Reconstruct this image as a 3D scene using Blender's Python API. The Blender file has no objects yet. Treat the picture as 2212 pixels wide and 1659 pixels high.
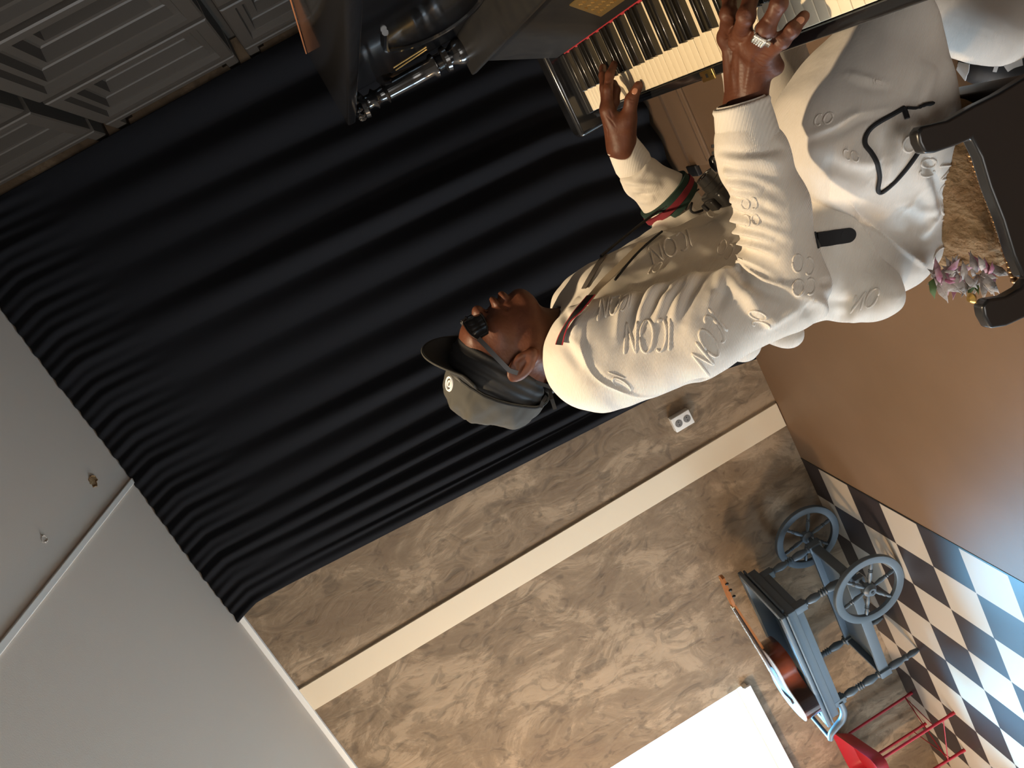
import bpy, bmesh, math, random
import numpy as np
from mathutils import Vector, Matrix, noise
from mathutils.bvhtree import BVHTree

# ------------------------------------------------------------------ camera
H = 1.39                      # eye height above the floor
FPX = 1710.54
CX, CY = 1106.0, 829.5
RC = np.array([[-0.46828305, -0.8365049, -0.28455322],
               [-0.19518437, -0.2161569, 0.95665002],
               [0.86175057 * -1, 0.50352333, -0.06205007]])
# rows: world x, y, z expressed in (right, down, forward) camera axes
sc = bpy.context.scene
cam_d = bpy.data.cameras.new('camera'); cam = bpy.data.objects.new('camera', cam_d)
sc.collection.objects.link(cam); sc.camera = cam
cam_d.sensor_fit = 'HORIZONTAL'; cam_d.sensor_width = 36.0
cam_d.lens = FPX / 2212 * 36.0
cam_d.clip_start = 0.02
right = RC[:, 0]; down = RC[:, 1]; fwd = RC[:, 2]
M = Matrix(((right[0], -down[0], -fwd[0], 0), (right[1], -down[1], -fwd[1], 0), (right[2], -down[2], -fwd[2], H), (0, 0, 0, 1)))
cam.matrix_world = M

def ray(x, y):
    return RC @ np.array([x - CX, y - CY, FPX])
def WY(x, y, Y):
    d = ray(x, y); p = d * Y / d[1]; return np.array([p[0], p[1], p[2] + H])
def WZ(x, y, z):
    d = ray(x, y); p = d * (z - H) / d[2]; return np.array([p[0], p[1], z])
def WX(x, y, X):
    d = ray(x, y); p = d * X / d[0]; return np.array([p[0], p[1], p[2] + H])

# ------------------------------------------------------------------ light
sc.view_settings.view_transform = 'Standard'
sc.view_settings.look = 'None'
sc.view_settings.gamma = 1.0
sc.view_settings.exposure = -0.17
sc.view_settings.use_curve_mapping = False
world = bpy.data.worlds.new('sky'); sc.world = world; world.use_nodes = True
bg = world.node_tree.nodes['Background']
bg.inputs[0].default_value = (0.86, 0.93, 1.0, 1); bg.inputs[1].default_value = 2.5

def look(o, loc, tgt):
    o.location = loc
    o.rotation_euler = (Vector(tgt) - Vector(loc)).to_track_quat('-Z', 'Y').to_euler()
def area(name, loc, tgt, sx, sy, power, col, spread=180):
    d = bpy.data.lights.new(name, 'AREA'); d.shape = 'RECTANGLE'; d.size = sx; d.size_y = sy
    d.energy = power; d.color = col; d.spread = math.radians(spread)
    o = bpy.data.objects.new(name, d); sc.collection.objects.link(o); look(o, loc, tgt); return o
def point(name, loc, power, col, r):
    d = bpy.data.lights.new(name, 'POINT'); d.energy = power; d.color = col; d.shadow_soft_size = r
    o = bpy.data.objects.new(name, d); sc.collection.objects.link(o); o.location = loc; return o
def spot(name, loc, tgt, power, col, r, ang, blend=.5):
    d = bpy.data.lights.new(name, 'SPOT'); d.energy = power; d.color = col; d.shadow_soft_size = r
    d.spot_size = math.radians(ang); d.spot_blend = blend
    o = bpy.data.objects.new(name, d); sc.collection.objects.link(o); look(o, loc, tgt); return o
WARM = (1.0, 0.72, 0.42)
COOL = (0.45, 0.74, 1.0)
# daylight through the window in the back wall and through the glass door in the left wall
area('daylight_back_window', (-4.0, 5.5, 2.75), (-3.75, 2.2, 0.0), 2.4, 1.5, 1100, (0.18, 0.60, 1.0), 90)
area('daylight_glass_door', (-5.35, 1.55, 1.35), (-2.0, 1.6, 1.0), 1.3, 1.8, 110, (.62, .82, 1.0), 130)
area('front_fill', (-1.1, -2.25, 1.55), (-0.8, 1.0, 1.0), 1.7, 1.2, 20, (1.0, .90, .78), 150)  # soft fill added behind the camera to lift the shaded sides
# ceiling lamps (recessed, just outside the picture)
point('ceiling_lamp_left', (-4.1, 1.9, 2.55), 200, (1.0, .70, .40), 0.09)
spot('ceiling_lamp_piano', (-0.06, 1.24, 2.74), (-0.25, 1.22, 0.75), 205, (1.0, 0.76, 0.48), 0.035, 105, 0.7)

# ------------------------------------------------------------------ materials
MATS = {}
def mat(name, col, rough=.6, metal=0., spec=.5, coat=0., bump=None, emis=None, var=None, sheen=0.):
    m = bpy.data.materials.new(name); m.use_nodes = True; nt = m.node_tree; b = nt.nodes['Principled BSDF']
    b.inputs['Base Color'].default_value = (*col, 1); b.inputs['Roughness'].default_value = rough
    b.inputs['Metallic'].default_value = metal; b.inputs['Specular IOR Level'].default_value = spec
    b.inputs['Coat Weight'].default_value = coat; b.inputs['Coat Roughness'].default_value = .08
    b.inputs['Sheen Weight'].default_value = sheen
    tc = nt.nodes.new('ShaderNodeTexCoord')
    if var:      # (scale, colour2, detail)
        n = nt.nodes.new('ShaderNodeTexNoise'); n.inputs['Scale'].default_value = var[0]; n.inputs['Detail'].default_value = 5
        r = nt.nodes.new('ShaderNodeValToRGB'); r.color_ramp.elements[0].position = .35; r.color_ramp.elements[1].position = .65
        r.color_ramp.elements[0].color = (*col, 1); r.color_ramp.elements[1].color = (*var[1], 1)
        nt.links.new(tc.outputs['Object'], n.inputs['Vector']); nt.links.new(n.outputs['Fac'], r.inputs[0]); nt.links.new(r.outputs[0], b.inputs['Base Color'])
    if bump:     # (scale, strength, distance)
        n = nt.nodes.new('ShaderNodeTexNoise'); n.inputs['Scale'].default_value = bump[0]; n.inputs['Detail'].default_value = 6
        bp = nt.nodes.new('ShaderNodeBump'); bp.inputs['Strength'].default_value = bump[1]; bp.inputs['Distance'].default_value = bump[2]
        nt.links.new(tc.outputs['Object'], n.inputs['Vector']); nt.links.new(n.outputs['Fac'], bp.inputs['Height']); nt.links.new(bp.outputs[0], b.inputs['Normal'])
    if emis:
        b.inputs['Emission Color'].default_value = (*emis[0], 1); b.inputs['Emission Strength'].default_value = emis[1]
    MATS[name] = m
    return m

mat('plain_ceiling', (.59, .52, .45), .9, bump=(220, .25, .002))
mat('cream_paint', (.72, .60, .44), .55)
mat('white_paint', (.80, .78, .74), .5)
mat('floor_brown', (.185, .114, .068), .50, spec=.35, var=(1.3, (.150, .090, .050)), bump=(400, .12, .001))
mat('floor_line', (.12, .075, .045), .6)
mat('curtain', (.0040, .0043, .0064), .9, spec=.25, bump=(600, .4, .0008))
mat('black_lacquer', (.010, .010, .011), .16, coat=.5, bump=(6, .10, .004))
mat('black_worn', (.008, .008, .009), .45, var=(30, (.013, .0125, .012)))
mat('ivory', (.78, .68, .50), .28)
mat('ebony', (.012, .011, .010), .22, coat=.3)
mat('red_felt', (.33, .02, .03), .95, bump=(900, .6, .001))
mat('brass', (.62, .42, .14), .3, 1.0)
mat('aged_brass', (.50, .34, .13), .42, .9, bump=(260, .6, .001))
mat('copper_edge', (.22, .085, .035), .6, .1)
mat('trolley_paint', (.080, .105, .130), .45, bump=(60, .1, .001))
mat('red_paint', (.36, .007, .020), .4)
mat('guitar_top', (.55, .50, .50), .16, coat=.5)
mat('guitar_wood', (.38, .13, .035), .3)
mat('guitar_neck', (.42, .16, .05), .35)
mat('bone', (.75, .66, .45), .4)
mat('dark_wood', (.028, .012, .008), .35)
mat('black_iron', (.01, .01, .01), .4)
mat('panel_paint', (.040, .031, .023), .55)
mat('bench_black', (.012, .012, .013), .33, coat=.25, bump=(14, .2, .003))
mat('bench_fur', (.26, .145, .06), .9, var=(22, (.33, .21, .10)), bump=(90, .9, .008))
mat('bench_lace', (.62, .55, .50), .9, bump=(120, .8, .004))
mat('rose_cloth', (.52, .16, .26), .85, var=(60, (.74, .52, .56)))
mat('leaf_cloth', (.10, .16, .05), .85)
mat('nail_bronze', (.42, .24, .11), .3, .9)
mat('skin', (.082, .025, .0115), .52, spec=.40, var=(35, (.112, .038, .018)), bump=(140, .35, .0018))
mat('nail', (.42, .19, .12), .3)
mat('durag_cloth', (.006, .006, .007), .6)
mat('cap_cloth', (.040, .039, .034), .85, bump=(700, .5, .0006))
mat('cap_under', (.006, .007, .008), .8)
mat('logo_white', (.8, .8, .8), .5)
mat('glass_black', (.006, .006, .007), .08, coat=.6)
mat('gun_metal', (.022, .022, .025), .4, .3)
mat('silver', (.75, .73, .68), .22, 1.0, bump=(900, .9, .001))
mat('strap_cream', (.55, .45, .32), .85)
mat('strap_grey', (.10, .085, .075), .8)
mat('strap_red', (.42, .015, .03), .8)
mat('black_cloth', (.008, .008, .010), .8)
mat('stripe_green', (.008, .032, .023), .8)
mat('stripe_red', (.17, .008, .018), .8)
mat('camera_plastic', (.018, .017, .016), .35)
mat('shoe_black', (.008, .009, .012), .6)
mat('shoe_white', (.62, .64, .66), .6)
mat('socket_grey', (.18, .17, .16), .6)

def nodes_of(m):
    nt = m.node_tree; return nt, nt.nodes, nt.links, nt.nodes['Principled BSDF']
# knitted white cloth: fine diagonal ribs
def cloth(name, col, scale, ax, strength):
    m = mat(name, col, .88, sheen=.15); nt, N, L, b = nodes_of(m)
    tc = N.new('ShaderNodeTexCoord'); w = N.new('ShaderNodeTexWave'); w.bands_direction = ax
    w.inputs['Scale'].default_value = scale; w.inputs['Distortion'].default_value = .3; w.inputs['Detail Scale'].default_value = 20
    n = N.new('ShaderNodeTexNoise'); n.inputs['Scale'].default_value = 24; n.inputs['Detail'].default_value = 3
    b1 = N.new('ShaderNodeBump'); b1.inputs['Strength'].default_value = strength; b1.inputs['Distance'].default_value = .0012
    b2 = N.new('ShaderNodeBump'); b2.inputs['Strength'].default_value = .35; b2.inputs['Distance'].default_value = .006
    L.new(tc.outputs['Object'], w.inputs['Vector']); L.new(tc.outputs['Object'], n.inputs['Vector'])
    L.new(w.outputs['Fac'], b1.inputs['Height']); L.new(n.outputs['Fac'], b2.inputs['Height'])
    L.new(b1.outputs[0], b2.inputs['Normal']); L.new(b2.outputs[0], b.inputs['Normal'])
    return m
cloth('shirt_cloth', (.70, .65, .58), 190, 'DIAGONAL', .35)
cloth('rib_cloth', (.72, .68, .62), 75, 'DIAGONAL', .2)
cloth('trouser_cloth', (.69, .64, .58), 190, 'DIAGONAL', .3)

# plaster wall: trowelled clay with pale smears and small scars
m = mat('plaster', (.3, .22, .14), .8); nt, N, L, b = nodes_of(m)
tc = N.new('ShaderNodeTexCoord'); mp = N.new('ShaderNodeMapping'); mp.inputs['Scale'].default_value = (1.0, 1.0, .62)
L.new(tc.outputs['Object'], mp.inputs['Vector'])
n0 = N.new('ShaderNodeTexNoise'); n0.inputs['Scale'].default_value = 2.0; n0.inputs['Detail'].default_value = 2
L.new(mp.outputs[0], n0.inputs['Vector'])
n1 = N.new('ShaderNodeTexNoise'); n1.inputs['Scale'].default_value = 3.6; n1.inputs['Detail'].default_value = 12; n1.inputs['Roughness'].default_value = .70; n1.inputs['Distortion'].default_value = .7
L.new(mp.outputs[0], n1.inputs['Vector'])
r1 = N.new('ShaderNodeValToRGB'); e = r1.color_ramp.elements
e[0].position = .34; e[0].color = (.160, .105, .062, 1); e[1].position = .74; e[1].color = (.37, .265, .170, 1)
x = e.new(.47); x.color = (.195, .133, .079, 1)
x = e.new(.525); x.color = (.230, .160, .098, 1)
x = e.new(.565); x.color = (.310, .222, .140, 1)
L.new(n1.outputs['Fac'], r1.inputs[0])
n2 = N.new('ShaderNodeTexNoise'); n2.inputs['Scale'].default_value = 9; n2.inputs['Detail'].default_value = 8; n2.inputs['Distortion'].default_value = 2.2
L.new(mp.outputs[0], n2.inputs['Vector'])
r2 = N.new('ShaderNodeValToRGB'); e = r2.color_ramp.elements; e[0].position = .36; e[0].color = (.62, .62, .62, 1); e[1].position = .46; e[1].color = (1, 1, 1, 1)
L.new(n2.outputs['Fac'], r2.inputs[0])
mx = N.new('ShaderNodeMix'); mx.data_type = 'RGBA'; mx.blend_type = 'MULTIPLY'; mx.inputs[0].default_value = .8
L.new(r1.outputs[0], mx.inputs[6]); L.new(r2.outputs[0], mx.inputs[7]); L.new(mx.outputs[2], b.inputs['Base Color'])
ad = N.new('ShaderNodeMath'); ad.operation = 'ADD'; L.new(r1.outputs[0], ad.inputs[0]); L.new(n2.outputs['Fac'], ad.inputs[1])
bp = N.new('ShaderNodeBump'); bp.inputs['Strength'].default_value = .55; bp.inputs['Distance'].default_value = .012
L.new(ad.outputs[0], bp.inputs['Height']); L.new(bp.outputs[0], b.inputs['Normal'])

# checkered floor: 0.246 m tiles
m = mat('checker', (1, 1, 1), .40); nt, N, L, b = nodes_of(m)
tc = N.new('ShaderNodeTexCoord'); ck = N.new('ShaderNodeTexChecker'); mp = N.new('ShaderNodeMapping')
mp.inputs['Location'].default_value = (0.0, 0.0, .5); mp.inputs['Scale'].default_value = (1 / .2455, 1 / .2455, 0)
ck.inputs['Scale'].default_value = 1.0
ck.inputs['Color2'].default_value = (.46, .395, .32, 1); ck.inputs['Color1'].default_value = (.030, .022, .022, 1)
L.new(tc.outputs['Object'], mp.inputs['Vector']); L.new(mp.outputs[0], ck.inputs['Vector']); L.new(ck.outputs[0], b.inputs['Base Color'])

# ribbed sunburst side of the guitar
m = mat('sunburst', (.1, .02, .01), .18, coat=.5); nt, N, L, b = nodes_of(m)
tc = N.new('ShaderNodeTexCoord'); w = N.new('ShaderNodeTexNoise'); w.inputs['Scale'].default_value = 6.5; w.inputs['Detail'].default_value = 1
r = N.new('ShaderNodeValToRGB'); r.color_ramp.elements[0].position = .47; r.color_ramp.elements[0].color = (.012, .005, .006, 1); r.color_ramp.elements[1].position = .68; r.color_ramp.elements[1].color = (.22, .040, .010, 1)
L.new(tc.outputs['Object'], w.inputs['Vector']); L.new(w.outputs['Fac'], r.inputs[0]); L.new(r.outputs[0], b.inputs['Base Color'])

# ------------------------------------------------------------------ object helpers
ORG = {}
def tag(o, label=None, cat=None, group=None, kind=None):
    if label: o['label'] = label
    if cat: o['category'] = cat
    if group: o['group'] = group
    if kind: o['kind'] = kind
    return o
def empty(name, loc, label, cat, group=None):
    o = bpy.data.objects.new(name, None); sc.collection.objects.link(o); o.location = loc
    o.empty_display_size = .05
    ORG[o.name] = np.array(loc, float); tag(o, label, cat, group); return o

class MB:
    def __init__(s): s.v = []; s.f = []; s.n = 0
    def add(s, v, f):
        v = [tuple(map(float, p)) for p in v]
        s.f += [tuple(i + s.n for i in q) for q in f]; s.v += v; s.n += len(v); return s
    def box(s, c, size, ax=None, bev=0):
        ax = np.eye(3) if ax is None else np.array(ax, float); c = np.array(c, float); h = np.array(size) / 2
        if bev:
            bm = bmesh.new(); bmesh.ops.create_cube(bm, size=1)
            for v in bm.verts: v.co = Vector((v.co.x * size[0], v.co.y * size[1], v.co.z * size[2]))
            bmesh.ops.bevel(bm, geom=list(bm.edges), offset=bev, segments=3, affect='EDGES', profile=.5)
            bm.verts.ensure_lookup_table()
            v = [c + ax.T @ np.array(q.co) for q in bm.verts]; f = [[q.index for q in fc.verts] for fc in bm.faces]; bm.free()
            return s.add(v, f)
        v = [c + ax.T @ (h * np.array(q)) for q in [(-1, -1, -1), (1, -1, -1), (1, 1, -1), (-1, 1, -1), (-1, -1, 1), (1, -1, 1), (1, 1, 1), (-1, 1, 1)]]
        return s.add(v, [(0, 3, 2, 1), (4, 5, 6, 7), (0, 1, 5, 4), (1, 2, 6, 5), (2, 3, 7, 6), (3, 0, 4, 7)])
    def bb(s, x0, x1, y0, y1, z0, z1, bev=0):
        return s.box(((x0 + x1) / 2, (y0 + y1) / 2, (z0 + z1) / 2), (abs(x1 - x0), abs(y1 - y0), abs(z1 - z0)), bev=bev)
    def lathe(s, p0, p1, prof, seg=16):     # prof: (t, r)
        p0 = np.array(p0, float); p1 = np.array(p1, float); d = p1 - p0; a = d / np.linalg.norm(d)
        u = np.cross(a, [0, 0, 1.] if abs(a[2]) < .9 else [1., 0, 0]); u /= np.linalg.norm(u); w = np.cross(a, u)
        v = []; f = []; n = len(prof)
        for t, r in prof:
            for k in range(seg):
                q = 2 * math.pi * k / seg; v.append(p0 + d * t + (u * math.cos(q) + w * math.sin(q)) * r)
        for i in range(n - 1):
            for k in range(seg):
                k2 = (k + 1) % seg; f.append((i * seg + k, i * seg + k2, (i + 1) * seg + k2, (i + 1) * seg + k))
        f.append(tuple(range(seg))[::-1]); f.append(tuple((n - 1) * seg + k for k in range(seg)))
        return s.add(v, f)
    def cyl(s, p0, p1, r0, r1=None, seg=16): return s.lathe(p0, p1, [(0, r0), (1, r0 if r1 is None else r1)], seg)
    def tube(s, pts, r, seg=8, closed=False, flat=None):   # flat: (nrm, w, t) ribbon section oriented to nrm list
        P = [np.array(p, float) for p in pts]; n = len(P); rr = r if hasattr(r, '__len__') else [r] * n
        v = []; f = []; u = None
        for i in range(n):
            if closed: t = P[(i + 1) % n] - P[i - 1]
            else: t = P[min(i + 1, n - 1)] - P[max(i - 1, 0)]
            t = t / (np.linalg.norm(t) + 1e-12)
            if u is None:
                u = np.cross(t, [0, 0, 1.] if abs(t[2]) < .9 else [1., 0, 0])
            u = u - t * (u @ t); u /= np.linalg.norm(u) + 1e-12; w = np.cross(t, u)
            for k in range(seg):
                q = 2 * math.pi * k / seg; v.append(P[i] + (u * math.cos(q) + w * math.sin(q)) * rr[i])
        m = n if closed else n - 1
        for i in range(m):
            j = (i + 1) % n
            for k in range(seg):
                k2 = (k + 1) % seg; f.append((i * seg + k, i * seg + k2, j * seg + k2, j * seg + k))
        if not closed: f.append(tuple(range(seg))[::-1]); f.append(tuple((n - 1) * seg + k for k in range(seg)))
        return s.add(v, f)
    def ribbon(s, pts, nrm, w, t):       # band of width w, thickness t following pts; nrm = outward normals
        P = [np.array(p, float) for p in pts]; n = len(P); v = []; f = []
        for i in range(n):
            d = P[min(i + 1, n - 1)] - P[max(i - 1, 0)]; d /= np.linalg.norm(d) + 1e-12
            nn = np.array(nrm[i] if hasattr(nrm[0], '__len__') else nrm, float); nn = nn - d * (nn @ d); nn /= np.linalg.norm(nn) + 1e-12
            sd = np.cross(d, nn)
            for a, b_ in ((-1, 0), (1, 0), (1, 1), (-1, 1)): v.append(P[i] + sd * a * w / 2 + nn * b_ * t)
        for i in range(n - 1):
            for k in range(4):
                k2 = (k + 1) % 4; f.append((i * 4 + k, i * 4 + k2, i * 4 + 4 + k2, i * 4 + 4 + k))
        f.append((3, 2, 1, 0)); f.append(tuple((n - 1) * 4 + k for k in range(4)))
        return s.add(v, f)
    def prism(s, poly, d):              # poly: 3D points (planar), d: extrusion vector
        d = np.array(d, float); P = [np.array(p, float) for p in poly]; n = len(P)
        v = P + [p + d for p in P]
        f = [tuple(range(n))[::-1], tuple(range(n, 2 * n))] + [(i, (i + 1) % n, (i + 1) % n + n, i + n) for i in range(n)]
        return s.add(v, f)
    def ball(s, c, r, ax=None, seg=16, rings=10):
        c = np.array(c, float); r = np.array(r if hasattr(r, '__len__') else (r, r, r), float); ax = np.eye(3) if ax is None else np.array(ax, float)
        v = []; f = []
        for i in range(rings + 1):
            th = math.pi * i / rings
            for k in range(seg):
                ph = 2 * math.pi * k / seg
                v.append(c + ax.T @ (r * np.array([math.sin(th) * math.cos(ph), math.sin(th) * math.sin(ph), math.cos(th)])))
        for i in range(rings):
            for k in range(seg):
                k2 = (k + 1) % seg; f.append((i * seg + k, (i + 1) * seg + k, (i + 1) * seg + k2, i * seg + k2))
        return s.add(v, f)
    def grid(s, fn, nu, nv, closeu=False):
        v = [fn(i / (nu - (0 if closeu else 1)), j / (nv - 1)) for i in range(nu) for j in range(nv)]
        f = [(i * nv + j, ((i + 1) % nu) * nv + j, ((i + 1) % nu) * nv + j + 1, i * nv + j + 1) for i in range(nu if closeu else nu - 1) for j in range(nv - 1)]
        return s.add(v, f)
    def build(s, name, material, parent=None, loc=None, smooth=40, mods=(), weld=False):
        V = np.array(s.v)
        if parent is not None: o0 = ORG[parent.name]
        elif loc is not None: o0 = np.array(loc, float)
        else: o0 = np.array([(V[:, 0].min() + V[:, 0].max()) / 2, (V[:, 1].min() + V[:, 1].max()) / 2, V[:, 2].min()])
        me = bpy.data.meshes.new(name); me.from_pydata((V - o0).tolist(), [], s.f)
        bm = bmesh.new(); bm.from_mesh(me)
        if weld: bmesh.ops.remove_doubles(bm, verts=bm.verts, dist=1e-5)
        bmesh.ops.recalc_face_normals(bm, faces=bm.faces)
        bm.to_mesh(me); bm.free()
        if isinstance(material, (list, tuple)):
            for q in material: me.materials.append(MATS[q])
        else: me.materials.append(MATS[material])
        o = bpy.data.objects.new(name, me); sc.collection.objects.link(o)
        if smooth:
            me.polygons.foreach_set('use_smooth', [True] * len(me.polygons))
            if smooth < 180: me.set_sharp_from_angle(angle=math.radians(smooth))
        if parent is not None:
            o.parent = parent; ORG[o.name] = o0
        else:
            o.location = o0; ORG[o.name] = o0
        for t, kw in mods:
            md = o.modifiers.new(t.lower(), t)
            for k, q in kw.items(): setattr(md, k, q)
        return o
def struct(o): o['kind'] = 'structure'; return o
# ================================================================== the room
def spline(pts, n):
    P = np.array(pts, float); t = np.linspace(0, len(P) - 1, n); out = []
    for q in t:
        i = min(int(q), len(P) - 2); f_ = q - i
        p0 = P[max(i - 1, 0)]; p1 = P[i]; p2 = P[i + 1]; p3 = P[min(i + 2, len(P) - 1)]
        out.append(.5 * ((2 * p1) + (-p0 + p2) * f_ + (2 * p0 - 5 * p1 + 4 * p2 - p3) * f_ ** 2 + (-p0 + 3 * p1 - 3 * p2 + p3) * f_ ** 3))
    return np.array(out)

YW, ZC, XR, XL, YB = 3.65, 2.85, 0.70, -5.45, -2.3
def wall_with_hole(name, material, axis, pos, a0, a1, holes, th, zt=None):
    """wall in the plane axis=pos, spanning a0..a1, full height, with rectangular holes (b0,b1,z0,z1)"""
    zt = zt or ZC; b = MB(); cuts = sorted({a0, a1, *[h[0] for h in holes], *[h[1] for h in holes]})
    for c0, c1 in zip(cuts, cuts[1:]):
        seg = [h for h in holes if h[0] <= c0 + 1e-6 and h[1] >= c1 - 1e-6]
        zz = [(0, zt)] if not seg else [(0, seg[0][2]), (seg[0][3], zt)]
        for z0, z1 in zz:
            if z1 - z0 < 1e-3: continue
            if axis == 'y': b.bb(c0, c1, pos, pos + th, z0, z1)
            else: b.bb(pos, pos + th, c0, c1, z0, z1)
    return struct(b.build(name, material, smooth=0))
WIN = (-4.75, -3.30, .86, 2.35)
wall_with_hole('wall_back', 'plaster', 'y', YW, XL - .2, XR + .35, [WIN], .32)
DOOR = (0.75, 2.45, 0.0, 2.35)
wall_with_hole('wall_left', 'plaster', 'x', XL, YB, YW, [DOOR], -.2)
wall_with_hole('wall_front', 'plaster', 'y', YB, XL - .2, XR + .35, [(-2.0, -.2, .9, 2.2)], -.2)  # opening added in the unseen wall to go with the fill light
struct(MB().bb(XL, XR + .35, YB, YW, ZC, ZC + .1).build('ceiling', 'plain_ceiling', smooth=0))
BX = -2.252
struct(MB().bb(BX, XR + .35, YB, YW + .1, -.06, 0).build('floor', 'floor_brown', smooth=0))
ckf = MB().bb(XL, BX, YB, YW + .1, -.06, -.0005).build('floor_checkered', 'checker', loc=(BX, 3.4955, 0), smooth=0); struct(ckf)
struct(MB().bb(BX - .006, BX + .004, YB, YW - .001, -.002, .002).build('trim_1', 'black_iron', smooth=0))
# pale boxed strip running down the plaster wall
struct(MB().bb(-2.035, -1.893, YW - .012, YW + .01, 0.004, ZC - .02, bev=.002).build('trim_2', 'cream_paint', smooth=0))
# crown strip and the joint strip across the ceiling
struct(MB().bb(XL, XR, YW - .022, YW, ZC - .028, ZC, bev=.004).build('trim_3', 'white_paint', smooth=0))
struct(MB().bb(-.585, -.56, YB, YW - .02, ZC - .009, ZC + .01, bev=.003).build('trim_4', 'white_paint', smooth=0))
# scars in the ceiling: torn paper with a filler blob
for i, (px, py, r) in enumerate([(200, 1040, .035), (95, 1165, .018)]):
    c = WZ(px, py, ZC); random.seed(5 + i); b = MB(); pts = []
    for k in range(16):
        a = k / 16 * 2 * math.pi; rr = r * (.55 + .5 * random.random())
        pts.append(c + np.array([math.cos(a) * rr * .7, math.sin(a) * rr * 1.2, -.0015]))
    b.prism(pts, (0, 0, .003)); b.tube([p - np.array([0, 0, .001]) for p in pts[:11]], .0022, 6)
    o = b.build('trim_%d' % (5 + i), 'bench_fur' if i == 0 else 'plain_ceiling'); struct(o)
# window: rebate, frame, glass and sill
x0, x1, z0, z1 = WIN
b = MB(); fy = YW + .20
for q in [(x0, x0 + .05, z0, z1), (x1 - .05, x1, z0, z1), (x0, x1, z0, z0 + .05), (x0, x1, z1 - .05, z1), (x0, x1, z1 - .5, z1 - .46)]:
    b.bb(q[0], q[1], fy, fy + .05, q[2], q[3], bev=.004)
w = struct(b.build('window_1', 'white_paint', smooth=0)); w['label'] = 'white framed window in the plaster wall'
m = mat('window_glass', (1, 1, 1), .0); nt, N, L, b = nodes_of(m)
tp_ = N.new('ShaderNodeBsdfTransparent'); gs_ = N.new('ShaderNodeBsdfGlossy'); gs_.inputs['Roughness'].default_value = .02; mx_ = N.new('ShaderNodeMixShader'); mx_.inputs[0].default_value = .06
L.new(tp_.outputs[0], mx_.inputs[1]); L.new(gs_.outputs[0], mx_.inputs[2]); L.new(mx_.outputs[0], N['Material Output'].inputs[0])
MB().bb(x0 + .05, x1 - .05, fy + .02, fy + .026, z0 + .05, z1 - .05).build('pane', 'window_glass', w, smooth=0)
struct(MB().bb(x0 - .02, x1 + .012, YW - .035, fy + .01, z0 - .028, z0 + .002, bev=.004).build('window_1_sill', 'cream_paint', smooth=0)).name = 'trim_7'
struct(MB().bb(x0 - .02, x1 + .012, YW - .045, YW - .03, z0 - .045, z0 - .004, bev=.003).build('trim_8', 'white_paint', smooth=0))
# glass door in the left wall (behind the lens's left edge)
y0, y1, z0, z1 = DOOR; b = MB()
for q in [(y0, y0 + .07, z0, z1), (y1 - .07, y1, z0, z1), (y0, y1, z1 - .07, z1), (y0, y1, 0, .09), ((y0 + y1) / 2 - .05, (y0 + y1) / 2 + .05, z0, z1)]:
    b.bb(XL - .13, XL - .08, q[0], q[1], q[2], q[3])
dr = struct(b.build('door_1', 'white_paint', smooth=0))

# right wall clad with deep stepped square panels
b = MB()
prof = [(0.0, .10), (.014, .10), (.024, .004), (.030, 0.0), (.070, 0.0), (.076, .022), (.096, .022), (.102, .052), (.108, .056), (.134, .056), (.142, .092), (.148, .096), (.170, .096), (.176, .125)]
MY, MZ = .635, .611
for j in range(-2, 8):
    ya = 3.425 - MY * j; yb = ya - MY
    for k in range(-2, 4):
        za = H + .072 + MZ * k - .305 * 0; zb = za + MZ
        if zb < 0 or za > ZC or yb > 3.66: continue
        rings = []
        for d, dx in prof:
            rings.append([(XR + dx, ya - d, za + d), (XR + dx, yb + d, za + d), (XR + dx, yb + d, zb - d), (XR + dx, ya - d, zb - d)])
        v = [p for r in rings for p in r]; f = []
        for i in range(len(prof) - 1):
            for q in range(4): f.append((i * 4 + q, i * 4 + (q + 1) % 4, i * 4 + 4 + (q + 1) % 4, i * 4 + 4 + q))
        n = (len(prof) - 1) * 4; f.append((n, n + 1, n + 2, n + 3))
        b.add(v, f)
wr = struct(b.build('wall_right', 'panel_paint', smooth=0))
struct(MB().bb(XR + .2, XR + .35, YB, YW, 0, ZC).build('wall_right_backing', 'panel_paint', smooth=0)).name = 'wall_right_back'

# wooden sill board on the floor under the curtain
t = empty('floor_board', (-.2, 3.30, 0), 'low brown grooved board on the floor along the foot of the black curtain', 'board')
b = MB().bb(-.56, .66, 3.18, 3.40, .0005, .010, bev=.002); b.build('board', 'floor_brown', t)
MB().bb(-.57, .66, 3.385, 3.402, .010, .016).build('ridge', 'floor_line', t)
MB().bb(-.545, .66, 3.212, 3.219, .0098, .0122).build('groove', 'floor_line', t)
MB().bb(-.605, -.555, 3.33, 3.425, .0005, .022, bev=.004).build('end_cap', 'black_worn', t)

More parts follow.
